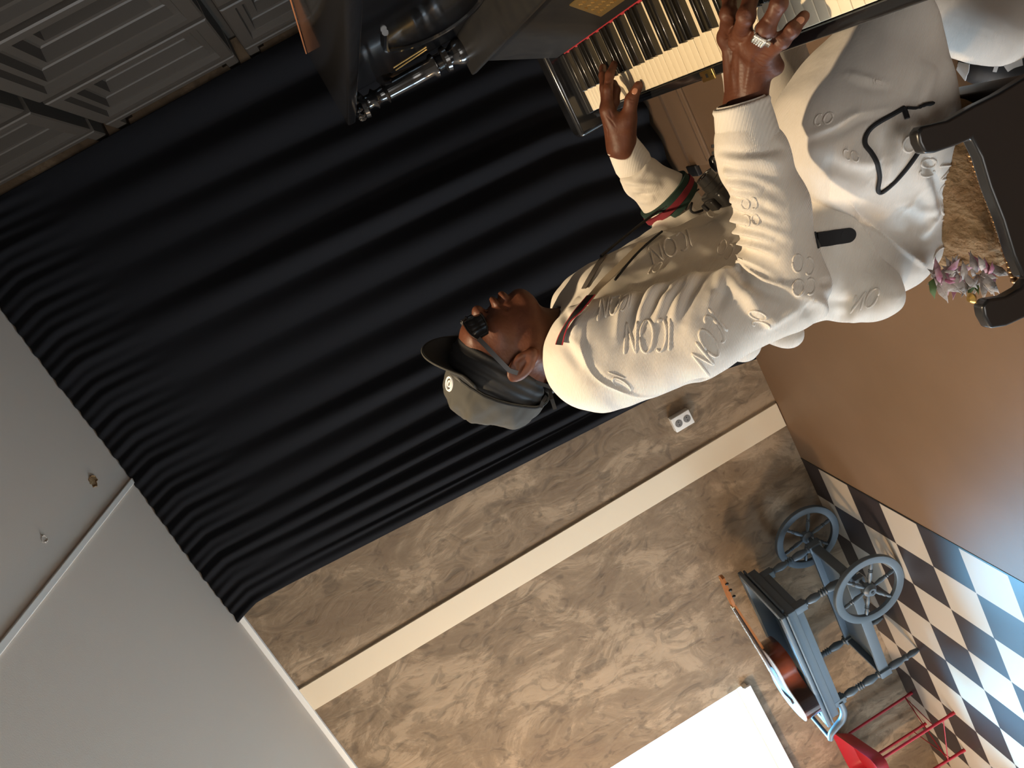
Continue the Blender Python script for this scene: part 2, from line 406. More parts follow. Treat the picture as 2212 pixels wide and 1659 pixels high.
# ------------------------------------------------------------------ curtain
def edge_x(z):      # left edge of the cloth
    zz = [0.02, .46, 1.62, 2.55, 2.715, 2.80, 2.85]; xx = [-1.60, -1.50, -1.425, -1.37, -1.365, -1.39, -1.41]
    return float(np.interp(z, zz, xx))
fold_x = [0.0]; rng = random.Random(4)
while fold_x[-1] < 2.35:
    s = fold_x[-1]; fold_x.append(s + (.055 + .125 * min(1, s / .9) + rng.uniform(-.02, .04)))
fold_x = np.array(fold_x); fold_d = np.array([rng.uniform(-.05, .05) for _ in fold_x]); fold_a = np.array([rng.uniform(.45, 1.15) for _ in fold_x])
def curtain(u, v):
    z = ZC - .004 - v * (ZC - .03)
    xl = edge_x(z); s = u * (.69 - xl)
    sh = fold_x + fold_d * v * .9; sh[0] = 0
    i = int(np.searchsorted(sh, s) - 1); i = max(0, min(i, len(sh) - 2)); t = (s - sh[i]) / (sh[i + 1] - sh[i])
    wd = sh[i + 1] - sh[i]
    prof = .5 - .5 * math.cos(2 * math.pi * min(max(t, 0), 1))
    a = min(.050, wd * .50) * fold_a[i] * (.12 + .88 * min(1, v * 1.6))
    y = YW - .045 - a * prof ** .8 - .010 * math.sin(s * 5.1 + v * 3) - .02 * v
    if v < .16:     # tight gathering under the ceiling
        y -= .0055 * (1 - v / .16) * (math.sin(s * 118 + 7 * v) + .6 * math.sin(s * 71 + 1))
    return (xl + s, min(y, YW - .01), z)
b = MB().grid(curtain, 560, 70)
cu = b.build('curtain', 'curtain', smooth=180, mods=[('SOLIDIFY', dict(thickness=.002))])
tag(cu, 'floor-length pleated black curtain hanging across the plaster wall behind the player', 'curtain')

# ------------------------------------------------------------------ wall socket
def plane_axes(ax): return None
c = WY(1468, 905, YW); t = empty('wall_socket', (c[0], YW, c[2] - .04), 'white double wall socket box on the plaster beside the curtain', 'socket')
hw, hh = .066, .040
b = MB().box((c[0], YW - .021, c[2]), (2 * hh, .042, 2 * hw * .80), bev=.003); b.build('housing', 'white_paint', t)
for s in (-1, 1):
    p = np.array([c[0], YW - .0425, c[2] + s * .024])
    b = MB().lathe(p + [0, .001, 0], p + [0, -.001, 0], [(0, .0195), (1, .0195)], 24); b.lathe(p, p + [0, -.0016, 0], [(0, .0165), (1, .0165)], 20)
    q = b.build('outlet', 'socket_grey', t)
    d = MB(); 
    for k in (-1, 1): d.cyl(p + [k * .0085, -.0012, 0], p + [k * .0085, -.0028, 0], .0026, seg=8)
    d.build('pin_hole', 'black_iron', q)

# ------------------------------------------------------------------ trolley with two spoked wheels
A8 = math.radians(8); U = np.array([-math.cos(A8), math.sin(A8), 0]); V = np.array([math.sin(A8), math.cos(A8), 0]); K = np.array([0, 0, 1.])
TO = np.array([-2.585, 3.085, 0.0]); AX = np.array([U, V, K])
def T(a, b_, z): return TO + U * a + V * b_ + K * z
LT, WT = .83, .40; ZT = H - .765
tr = empty('tea_trolley', T(.42, .2, 0), 'blue-grey wooden serving trolley with turned legs and two big spoked wheels', 'trolley')
b = MB()
b.box(T(LT / 2, WT / 2, ZT - .085), (LT - .06, WT - .06, .012), AX)                      # tray bottom
b.box(T(LT / 2, WT - .03, ZT - .045), (LT - .04, .022, .085), AX, bev=.003); b.box(T(LT - .03, WT / 2, ZT - .045), (.022, WT - .04, .085), AX, bev=.003)
b.box(T(LT / 2, .03, ZT - .045), (LT - .04, .022, .085), AX, bev=.003); b.box(T(.03, WT / 2, ZT - .045), (.022, WT - .04, .085), AX, bev=.003)
b.build('tray', 'trolley_paint', tr)
b = MB()
for (a, c_, sx, sy) in [(LT / 2, .012, LT, .030), (LT / 2, WT - .012, LT, .030), (.012, WT / 2, .030, WT), (LT - .012, WT / 2, .030, WT)]:
    b.box(T(a, c_, ZT - .012), (sx, sy, .022), AX, bev=.006); b.box(T(a, c_, ZT - .036), (sx * .985, sy * .8, .012), AX, bev=.004)
b.build('tray_rim', 'trolley_paint', tr)
b = MB(); ZA = ZT - .105
for (a, c_, sx, sy) in [(LT / 2, .05, LT - .08, .02), (LT / 2, WT - .05, LT - .08, .02), (.05, WT / 2, .02, WT - .08), (LT - .05, WT / 2, .02, WT - .08)]:
    b.box(T(a, c_, ZA), (sx, sy, .05), AX, bev=.002)
b.build('apron', 'trolley_paint', tr)
ZS = .215
leg_prof = [(0, .016), (.03, .019), (.06, .012), (.10, .016), (.22, .021), (.33, .017), (.38, .012), (.41, .019), (.44, .012), (.47, .020), (.50, .013), (.53, .020), (.56, .013), (.60, .017), (.74, .022), (.88, .016), (.93, .012), (.96, .018), (1, .016)]
low_prof = [(0, .010), (.1, .014), (.22, .017), (.34, .012), (.42, .018), (.5, .012), (.62, .017), (.85, .020), (1, .014)]
for a, c_ in [(.06, .06), (.06, WT - .06), (LT - .06, .06), (LT - .06, WT - .06)]:
    b = MB(); b.box(T(a, c_, ZT - .12), (.042, .042, .075), AX, bev=.003); b.lathe(T(a, c_, ZT - .155), T(a, c_, ZS + .03), leg_prof, 16)
    b.box(T(a, c_, ZS), (.042, .042, .065), AX, bev=.003)
    if a > .4: b.lathe(T(a, c_, 0.0), T(a, c_, ZS - .03), low_prof, 14)
    b.build('leg', 'trolley_paint', tr)
b = MB(); b.box(T(LT / 2, WT / 2, ZS - .012), (LT - .12, WT - .13, .012), AX)
for s in (.06, WT - .06): b.box(T(LT / 2, s, ZS), (LT - .12, .018, .055), AX, bev=.002)
for s in (.06, LT - .06): b.box(T(s, WT / 2, ZS), (.018, WT - .12, .050), AX, bev=.002)
b.build('lower_shelf', 'trolley_paint', tr)
RW = .188
wx = .085
b = MB(); b.cyl(T(wx, -.035, RW), T(wx, WT + .035, RW), .011, seg=12)
for s in (.03, WT - .03): b.box(T(wx, s, RW), (.05, .03, .05), AX, bev=.003)
b.build('axle', 'trolley_paint', tr)
for s in (-.045, WT + .045):
    b = MB(); c = T(wx, s, RW + .001); pts = []
    sec = [(-.012, .0), (-.012, -.030), (-.009, -.036), (.009, -.036), (.012, -.030), (.012, 0), (.009, .002), (-.009, .002)]
    v = []; f = []; n = 56
    for k in range(n):
        q = 2 * math.pi * k / n; rd = U * math.cos(q) + K * math.sin(q)
        for o_, r_ in sec: v.append(c + rd * (RW - .004 + r_) + V * o_)
    for k in range(n):
        for j in range(8): f.append((k * 8 + j, ((k + 1) % n) * 8 + j, ((k + 1) % n) * 8 + (j + 1) % 8, k * 8 + (j + 1) % 8))
    b.add(v, f); wh = b.build('wheel', 'trolley_paint', tr, smooth=30)
    h_ = MB().lathe(c - V * .028, c + V * .028, [(0, .012), (.0, .020), (.15, .024), (.3, .034), (.7, .034), (.85, .024), (1, .020), (1, .012)], 24)
    h_.build('hub', 'trolley_paint', wh)
    e_ = c + V * (-.029 if s < 0 else .029); MB().cyl(e_, e_ + V * (-.003 if s < 0 else .003), .008, seg=12).build('axle_cap', 'black_iron', wh)
    for k in range(6):
        q = 2 * math.pi * k / 6 + .38; rd = U * math.cos(q) + K * math.sin(q)
        MB().lathe(c + rd * .03, c + rd * (RW - .036), [(0, .006), (.12, .008), (.35, .0115), (.52, .008), (.56, .011), (.60, .007), (.64, .011), (.68, .007), (.84, .0095), (1, .006)], 12).build('spoke', 'trolley_paint', wh)
for s in (.05, WT - .05):       # scrolled handle arms at the left end, with the bar between
    pts = [T(LT - .06, s, ZT - .125), T(LT + .02, s, ZT - .125), T(LT + .07, s, ZT - .10), T(LT + .095, s, ZT - .055), T(LT + .12, s, ZT - .015), T(LT + .155, s, ZT + .0)]
    MB().tube([np.array(p) for p in spline(pts, 18)], list(np.interp(np.linspace(0, 1, 18), np.linspace(0, 1, 6), [.018, .018, .019, .018, .016, .014])), 12).build('handle_arm', 'trolley_paint', tr)
MB().cyl(T(LT + .15, .05, ZT - .002), T(LT + .15, WT - .05, ZT - .002), .0115, seg=14).build('handle_bar', 'trolley_paint', tr)

# ------------------------------------------------------------------ sunburst guitar lying in the tray
hd_p = WY(1568, 1232, 3.47); bd_p = WY(1730, 1545, 3.28)
ga = (bd_p - hd_p); ga[2] = 0; ga /= np.linalg.norm(ga); gb = np.cross(K, ga)
gl = np.linalg.norm((bd_p - hd_p)[:2]); sg = gl / .985
GZ = ZT + .090
tl = .045
gk = np.cross(ga * math.cos(tl) - K * math.sin(tl) * -1, gb); gk = np.array([0, 0, 1.])
def G(a, w_, z): return np.array([bd_p[0], bd_p[1], 0]) - ga * (.985 - a) * sg * 1 + ga * 0 + gb * w_ * sg + K * (GZ + z)
outl = [(0, .0), (.01, .07), (.03, .12), (.07, .165), (.12, .185), (.17, .18), (.22, .15), (.26, .128), (.30, .125), (.35, .138), (.39, .142), (.43, .128), (.46, .095), (.475, .05), (.48, .0)]
ol = spline(outl, 40); ring = [(a, w_) for a, w_ in ol] + [(a, -w_) for a, w_ in ol[::-1]][1:-1]
gu = empty('acoustic_guitar', G(.72, 0, -.095), 'sunburst acoustic guitar lying face up in the tray of the blue-grey trolley', 'guitar')
top = [G(.985 - a, w_, 0) for a, w_ in ring]
MB().prism([p - K * .088 for p in top], K * .085).build('guitar_body', 'sunburst', gu, smooth=30)
MB().prism([p - K * .003 for p in top], K * .004).build('soundboard', 'guitar_top', gu, smooth=30)
c = G(.985 - .325, 0, .0012); MB().lathe(c, c + K * .0012, [(0, .046 * sg), (1, .046 * sg)], 32).build('sound_hole', 'black_iron', gu)
MB().box(G(.985 - .145, 0, .007), (.028, .15 * sg, .010), np.array([ga, gb, K]), bev=.002).build('bridge', 'dark_wood', gu)
MB().prism([G(.985 - .36, .026, .002), G(.27 - .07, .022, .016), G(.27 - .07, -.022, .016), G(.985 - .36, -.026, .002)], K * .006).build('fretboard', 'dark_wood', gu)
MB().prism([G(.985 - .475, .026, -.012), G(.20, .021, .004), G(.20, -.021, .004), G(.985 - .475, -.026, -.012)], K * .012).build('neck', 'guitar_neck', gu)
hs = MB().prism([G(.20, .024, .008), G(.15, .034, .004), G(.02, .036, -.012), G(.01, 0, -.014), G(.02, -.036, -.012), G(.15, -.034, .004), G(.20, -.024, .008)], K * .014).build('headstock', 'guitar_neck', gu, smooth=0)
for k in range(3):
    for s in (-1, 1):
        MB().ball(G(.05 + k * .042, s * .052, -.004), (.007, .007, .010), seg=10, rings=6).build('tuning_peg', 'bone' if s < 0 else 'black_iron', gu)
MB().box(G(.205, 0, .022), (.006, .044, .008), np.array([ga, gb, K])).build('nut', 'bone', gu)
b = MB()
for k in range(6): w_ = (k - 2.5) * .0078; b.cyl(G(.205, w_ * .85, .0275), G(.985 - .145, w_, .0145), .0006, seg=5)
b.build('strings', 'silver', gu)

# ------------------------------------------------------------------ red tray table
LG = [np.array([-3.914, 3.575]), np.array([-3.712, 3.15]), np.array([-4.05, 3.215]), np.array([-4.16, 3.57])]
ct = sum(LG) / 4; st = empty('tray_table', (ct[0], ct[1], 0), 'small bright red metal tray table with thin crossed wire legs behind the trolley', 'table')
ZR = .445
for p in LG:
    e_ = p + (ct - p) * .03
    MB().lathe((p[0], p[1], 0), (e_[0], e_[1], ZR), [(0, .009), (.06, .0095), (.07, .0075), (1, .0075)], 12).build('leg', 'red_paint', st)
for i, j in ((0, 1), (1, 2), (0, 2), (2, 3)):
    MB().cyl((*LG[i], .05 + .02 * i), (*LG[j], .15 - .02 * j), .0028, seg=8).build('brace_wire', 'red_paint', st)
b = MB(); n = 4; cor = [ct + (p - ct) * 1.10 for p in LG]; dr_ = [ct + (p - ct) * 1.32 for p in LG]
def rr(pts, z, k=6, r=.18):
    out = []
    for i in range(4):
        p0 = pts[i - 1]; p1 = pts[i]; p2 = pts[(i + 1) % 4]
        a = p1 + (p0 - p1) * r; c_ = p1 + (p2 - p1) * r
        for q in range(k + 1): t_ = q / k; out.append((*( (1 - t_) ** 2 * a + 2 * t_ * (1 - t_) * p1 + t_ ** 2 * c_), z))
    return out
lv = [rr(cor, ZR), rr(cor, ZR + .004), rr(dr_, ZR + .070), rr([p * 1.0 + (p - ct) * .02 for p in dr_], ZR + .072), rr([p + (p - ct) * .02 for p in dr_], ZR + .066), rr([p + (p - ct) * -.02 for p in cor], ZR - .004)]
n = len(lv[0]); v = [p for L_ in lv[1:] for p in L_]; f = []
for i in range(4):
    for k in range(n): f.append((i * n + k, i * n + (k + 1) % n, (i + 1) * n + (k + 1) % n, (i + 1) * n + k))
f.append(tuple(range(n))); f.append(tuple(range(4 * n, 5 * n))); b.add(v, f); b.build('tray', 'red_paint', st, smooth=50)
# ================================================================== the upright piano
KZ = H - .648
pn = empty('upright_piano', (.2, 1.41, 0), 'old black upright piano with open keyboard at the right, being played', 'piano')
PY0, PY1 = .72, 2.11
MB().bb(.235, .36, PY0 + .02, PY1 - .02, .10, H - .120).build('case', 'black_worn', pn)
b = MB().bb(.170, .366, PY0 - .01, 2.155, H - .120, H - .097, bev=.006); b.build('top_lid', 'black_lacquer', pn)
MB().cyl((.366, PY0 - .01, H - .095), (.366, 2.155, H - .095), .0018, seg=8).build('lid_hinge', 'copper_edge', pn)
# upper front panel with an arched moulding
MB().bb(.222, .240, PY0 + .05, PY1 - .06, H - .43, H - .122, bev=.004).build('upper_panel', 'black_lacquer', pn)
pts = [WX(*p, .219) for p in spline([(832, 70), (833, 104), (850, 108), (900, 95), (960, 66), (1010, 30), (1045, -10), (1070, -60)], 40)]
MB().tube(pts, .006, 8).build('arched_moulding', 'black_lacquer', pn)
pts = [WX(*p, .216) for p in spline([(820, 172), (850, 165), (900, 145), (955, 116), (1003, 82), (1045, 40), (1080, 0), (1110, -50)], 40)]
MB().tube(pts, .009, 8).build('arched_moulding', 'black_lacquer', pn)
pts = [WX(*p, .205) for p in spline([(828, 180), (870, 168), (930, 135), (975, 108), (1010, 84)], 24)]
MB().tube(pts, .006, 8).build('arched_moulding', 'black_lacquer', pn)
for a, c in (((850, 146), (921, 101)), ((855, 151), (922, 106))):
    MB().cyl(WX(*a, .20), WX(*c, .20), .0017, seg=8).build('panel_glint', 'aged_brass', pn)  # thin brass rods standing in for a highlight reflected on the panel
# side post and turned column at the far end
MB().bb(.225, .26, PY1 - .065, PY1 - .02, H - .43, H - .122, bev=.004).build('corner_post', 'black_lacquer', pn)
ctop = WY(782, 240, 2.06); cbot = WY(1012, 98, 2.06); cx_ = .150
p0 = np.array([.190, 2.065, H - .122]); p1 = np.array([.190, 2.065, H - .44])
pr = [(0, .016), (.03, .030), (.05, .018), (.07, .032), (.10, .034), (.12, .018), (.16, .017), (.19, .026), (.21, .018), (.24, .0175), (.27, .019), (.285, .027), (.30, .021), (.50, .0225), (.68, .022), (.70, .029), (.72, .030), (.74, .020), (.78, .019), (.80, .031), (.83, .033), (.85, .021), (.89, .028), (.93, .034), (1, .030)]
col = MB().lathe(p0, p1, pr, 28).build('turned_column', 'black_lacquer', pn, smooth=50)
b = MB()
for k in range(10):
    q = k / 10 * 2 * math.pi; c_ = p0 + [0, 0, -.012]; b.ball(c_ + np.array([math.cos(q) * .028, math.sin(q) * .028, 0]), (.006, .006, .010), seg=8, rings=6)
b.build('capital_leaves', 'black_lacquer', col)
# ledge above the fallboard and the leaning fallboard itself
MB().bb(.130, .24, PY0 + .02, PY1 - .005, H - .447, H - .430, bev=.004).build('ledge', 'black_worn', pn)
fb = [(.150, H - .447), (.170, H - .447), (.090, H - .640), (.066, H - .632)]
MB().prism([(x, 2.052, z) for x, z in fb], (0, -1.27, 0)).build('fallboard', 'black_worn', pn, smooth=0)
# stamped brass maker's plate on the fallboard
def on_fb(x, y, off=.0015):
    d = ray(x, y); P0 = np.array([.150, 0, -.447]); n = np.array([-(.632 - .447), 0, .150 - .066]); n /= np.linalg.norm(n); n = n if n[0] < 0 else -n
    t = (P0 + n * off) @ n / (d @ n); p = d * t; return np.array([p[0], p[1], p[2] + H]), n
cs = [on_fb(*p)[0] for p in ((1230, 11), (1298, 35), (1352, -3), (1420, -62), (1350, -88))]; nn = on_fb(0, 0)[1]
mp_ = MB().prism([c_ - nn * .001 for c_ in cs], nn * .0022).build('name_plate', 'aged_brass', pn, smooth=0)
a = cs[1]; ex = cs[2] - cs[1]; ey = cs[0] - cs[1]
b = MB(); rg = random.Random(3)
for r_ in range(4):        # raised lettering rows too worn to read
    u_ = .12
    while u_ < 1.5:
        l_ = rg.uniform(.04, .13); v_ = .16 + r_ * .2
        if v_ + .05 < 1: b.tube([a + ex * u_ + ey * v_ + nn * .0016, a + ex * (u_ + l_ * .5) + ey * (v_ + .07) + nn * .0016, a + ex * (u_ + l_) + ey * (v_ + .01) + nn * .0016], .0011, 5)
        u_ += l_ + .05
b.build('raised_lettering', 'aged_brass', mp_)
# lighter patch of worn wood
# bit of label at the top edge
q = WY(1118, 2, 1.62); MB().box(q, (.012, .022, .008)).build('paper_tag', 'rose_cloth', pn, smooth=0)
# keybed, key slip, key blocks and rounded arms
MB().bb(-.095, .20, PY0 + .02, PY1 - .01, H - .735, H - .672).build('keybed', 'black_worn', pn)
MB().bb(-.109, -.091, .79, 2.05, H - .735, KZ - .010, bev=.003).build('key_slip', 'black_lacquer', pn)
MB().bb(-.090, .066, 2.023, 2.052, KZ - .03, KZ + .010, bev=.002).build('key_block', 'black_worn', pn)
MB().bb(.062, .070, .80, 2.022, KZ - .004, KZ + .006, bev=.002).build('felt_strip', 'red_felt', pn)
def arm(y0_, y1_, xf=-.135):
    o = []; z0, z1 = H - .735, H - .60
    # plan outline of the arm: rounded front corners
    P = [(.20, y0_), (.20, y1_)]
    r = .035
    for k in range(9):
        q = k / 8 * math.pi / 2; P.append((xf + r - r * math.sin(q), y1_ - r + r * math.cos(q)))
    P += [(xf, y0_)]
    ob = MB().prism([(x, y, z0) for x, y in P], (0, 0, z1 - z0)).build('arm', 'black_lacquer', pn, smooth=30, mods=[('BEVEL', dict(width=.012, segments=4, limit_method='ANGLE', angle_limit=math.radians(50)))])
arm(2.052, 2.118); arm(.72, .775, -.04)
lp = WY(1511, 155, 1.405); t_ = MB().box((-.1035, 1.385, KZ - .0095), (.019, .050, .003), bev=.001).build('lock_plate', 'brass', pn)
MB().box((-.1035, 1.385, KZ - .0080), (.007, .008, .001)).build('keyhole', 'black_iron', t_)
for s in (-1, 1): MB().cyl((-.1035, 1.385 + s * .021, KZ - .0085), (-.1035, 1.385 + s * .021, KZ - .0072), .0018, seg=8).build('screw', 'black_iron', t_)
# keys: 52 white, 36 black
WK = .0235; first = None
def notch(i): return (i % 7) not in (2, 5)   # filled below from the octave pattern
nm = 'ABCDEFG'
wk = MB().bb(-.088, .064, 0, .0226, -.020, 0, bev=.0012).build('white_key', 'ivory', None, loc=(0, 0, 0))
wk.parent = pn; wk.location = Vector((0, 2.0225 - WK, KZ)) - Vector(ORG[pn.name]); PB = Vector(ORG[pn.name])
bk = MB().prism([(-.038, 0, -.004), (-.034, 0, .0118), (.064, 0, .0118), (.064, 0, -.004)], (0, .0108, 0)).build('black_key', 'ebony', None, loc=(0, 0, 0), mods=[('BEVEL', dict(width=.0012, segments=2))])
bk.parent = pn; nb = 0
press = {41: .006, 43: .005, 9: .006}
for i in range(52):
    o = wk if i == 0 else wk.copy()
    if i: sc.collection.objects.link(o); o.parent = pn
    o.location = Vector((0, 2.0225 - WK * (i + 1) + .0004, KZ - (.0006 if i % 3 else 0))) - PB
    if nm[i % 7] in 'ACDFG' and i < 51:
        o = bk if nb == 0 else bk.copy()
        if nb: sc.collection.objects.link(o); o.parent = pn
        off = {'A': 0, 'C': .0014, 'D': -.0014, 'F': .002, 'G': 0}[nm[i % 7]]
        o.location = Vector((0, 2.0225 - WK * (i + 1) - .0054 + off, KZ)) - PB; nb += 1
# lower case: knee panel, toe rail, console legs, pedals
MB().bb(.165, .20, PY0 + .05, PY1 - .05, .10, H - .735).build('knee_panel', 'black_worn', pn)
MB().bb(.12, .425, PY0 + .01, PY1 - .01, .012, .10, bev=.004).build('toe_board', 'black_worn', pn)
for y_ in (2.045, .80):
    lg = [(.14, H - .735), (-.09, H - .735), (-.10, H - .76), (-.075, H - .80), (-.02, H - .84), (.02, H - .92), (-.02, H - 1.05), (-.045, H - 1.2), (-.05, .06), (-.07, .0), (.14, .0)]
    MB().prism([(x, y_ - .03, z) for x, z in lg], (0, .06, 0)).build('console_leg', 'black_worn', pn, smooth=40)
for k in (-.09, .09):
    MB().tube([(.13, 1.41 + k, .05), (.06, 1.41 + k, .05), (.03, 1.41 + k, .045)], [.010, .013, .018], 10).build('pedal', 'brass', pn)

# ================================================================== curule bench
bn = empty('piano_bench', (-.45, 1.38, 0), 'black scroll-armed bench with gold fluffy seat and bronze nailheads under the player', 'bench')
YN = 1.025
def pix(lst, Y): return [WY(x, y, Y) for x, y in lst]
horn1 = [(1983, 333), (1972, 305), (1967, 287), (1978, 274), (2004, 266), (2032, 261), (2087, 229), (2142, 202), (2212, 159), (2290, 120), (2400, 60)]
edge1 = [(2095, 343), (2075, 302), (2048, 315), (2009, 331)]
arm1 = pix([(2009, 331), (1986, 333), (1974, 310), (1970, 288), (1980, 275), (2006, 268), (2034, 262), (2089, 231), (2144, 204), (2214, 161)], YN + .012)
arm2 = pix([(2212, 598), (2193, 621), (2161, 639), (2122, 645), (2110, 660), (2114, 682), (2128, 708), (2161, 703), (2212, 680)], YN + .012)
seatl = pix([(2186, 598), (2165, 551), (2142, 476), (2114, 406), (2095, 343), (2075, 302), (2048, 315)], YN + .022)
# outline in x,z: front horn, sweep to the front foot, rear foot, rear horn, seat line
body = []
A1 = [(p[0], p[2]) for p in arm1]; A2 = [(p[0], p[2]) for p in arm2]; SL = [(p[0], p[2]) for p in seatl]
out = A1 + [(A1[-1][0] + .00, A1[-1][1] - .10), (-.20, .30), (-.12, .12), (-.09, .0), (-.16, .0), (-.22, .12), (-.33, .28), (-.42, .33), (-.51, .30), (-.62, .14), (-.68, 0), (-.75, 0), (-.72, .12), (-.66, .26), (-.60, .40)] + A2[::-1] + SL
fr = MB().prism([(x, YN, z) for x, z in out], (0, .022, 0)).build('side_frame', 'bench_black', bn, smooth=35, mods=[('BEVEL', dict(width=.006, segments=3, limit_method='ANGLE', angle_limit=math.radians(40)))])
fr2 = fr.copy(); sc.collection.objects.link(fr2); fr2.parent = bn; fr2.location = (0, .66, 0)
c = WY(2137, 660, YN + .02); c2 = np.array([A2[3][0], YN + .03, A2[3][1] + .003])
ro = MB().lathe(c2 - [0, 0, .004], c2 + [.001, 0, .006], [(0, .006), (.5, .0095), (1, .004)], 12).build('rosette', 'brass', bn)
xs0, xs1 = -.585, -.24
zs = H - .885
def seat(u, v):
    a = u * 2 * math.pi; sx = abs(math.cos(a)) ** .35 * (1 if math.cos(a) > 0 else -1); sy = abs(math.sin(a)) ** .35 * (1 if math.sin(a) > 0 else -1)
    ph = v * math.pi; rr_ = math.sin(ph) ** .45; zz = math.cos(ph)
    x = -.445 + .150 * sx * rr_; y = 1.39 + .30 * sy * rr_; z = zs + .045 * (abs(zz) ** .6) * (1 if zz > 0 else -1)
    n_ = noise.noise(Vector((x * 26, y * 26, z * 26))) + .5 * noise.noise(Vector((x * 60, y * 60, z * 60)))
    return (x + n_ * .006 * sx, y + n_ * .006 * sy, z + n_ * .006)
MB().grid(seat, 160, 60, True).build('seat_cushion', 'bench_fur', bn, smooth=180)
MB().bb(-.60, -.305, 1.06, 1.68, zs - .075, zs - .030, bev=.004).build('seat_rail', 'bench_black', bn)
# nailheads along the near edge of the seat
for k in range(26):
    t_ = k / 25; q = WY(*(np.array([2098, 330]) + (np.array([2192, 602]) - np.array([2098, 330])) * t_ + np.array([4 * math.sin(t_ * 3), 0])), YN + .075)
    MB().ball(q + np.array([0, -.002, .004]), (.0058, .0058, .0058), seg=10, rings=6).build('nailhead', 'nail_bronze', bn)
# pile of gathered fabric hanging off the rear near corner
rg = random.Random(8); 
for k, (mm, nn_) in enumerate([('rose_cloth', 22), ('bench_lace', 46), ('leaf_cloth', 3)]):
    b = MB()
    for i in range(nn_):
        px = rg.uniform(2012, 2140); py = rg.uniform(578, 606) - (px - 2018) * .02
        c_ = WY(px, py, rg.uniform(1.07, 1.13)); a_ = rg.uniform(0, 6.28); l_ = rg.uniform(.014, .040)
        d_ = np.array([math.cos(a_) * l_ - .006, rg.uniform(-.01, .01), math.sin(a_) * l_ * .7]); s_ = np.array([-d_[2], .003, d_[0]]) * .16
        mid = c_ + d_ * .5 + np.array([0, -.004, .002])
        b.add([c_ - s_, c_ + s_, mid + s_ * 1.3, mid - s_ * 1.3, c_ + d_ * 1.1, c_ + d_], [(0, 1, 2, 3), (3, 2, 4, 5)])
    b.build('ruffled_trim', mm, bn, smooth=180, mods=[('SOLIDIFY', dict(thickness=.001))])
# ================================================================== the player: implicit surfaces
def _c(P, a): return P - np.array(a, np.float32)
def rcone(a, b, ra, rb, sc_=None):      # rounded cone; sc_ stretches the section per axis
    a = np.array(a, np.float32); b = np.array(b, np.float32); s = np.ones(3, np.float32) if sc_ is None else np.array(sc_, np.float32)
    def f(P):
        A = a / s; B = b / s; Q = P / s; ab = B - A; t = np.clip(((Q - A) @ ab) / (ab @ ab + 1e-12), 0, 1)
        return (np.linalg.norm(Q - A - t[..., None] * ab, axis=-1) - (ra + (rb - ra) * t)) * min(s)
    f.bb = (np.minimum(a, b) - max(ra, rb) * max(s), np.maximum(a, b) + max(ra, rb) * max(s)); return f
def ell(c, r, R=None):
    c = np.array(c, np.float32); r = np.array(r, np.float32)
    def f(P):
        Q = P - c
        if R is not None: Q = Q @ R.T.astype(np.float32)
        k0 = np.linalg.norm(Q / r, axis=-1); k1 = np.linalg.norm(Q / (r * r), axis=-1)
        return k0 * (k0 - 1) / (k1 + 1e-6)
    f.bb = (c - max(r), c + max(r)); return f
def torus(c, n, R, r, e=None):
    c = np.array(c, np.float32); n = np.array(n, np.float32); n /= np.linalg.norm(n)
    def f(P):
        Q = P - c; h = Q @ n; rad = np.linalg.norm(Q - h[..., None] * n, axis=-1)
        return np.sqrt((rad - R) ** 2 + h * h) - r
    f.bb = (c - R - r, c + R + r); return f
def smin(a, b, k):
    h = np.clip(.5 + .5 * (b - a) / k, 0, 1); return b * (1 - h) + a * h - k * h * (1 - h)
def union(items):       # items: (fn, k) added in turn; negative k carves
    def f(P):
        d = items[0][0](P)
        for g, k in items[1:]:
            e_ = g(P)
            d = smin(d, e_, k) if k > 0 else -smin(-d, e_, -k)
        return d
    return f
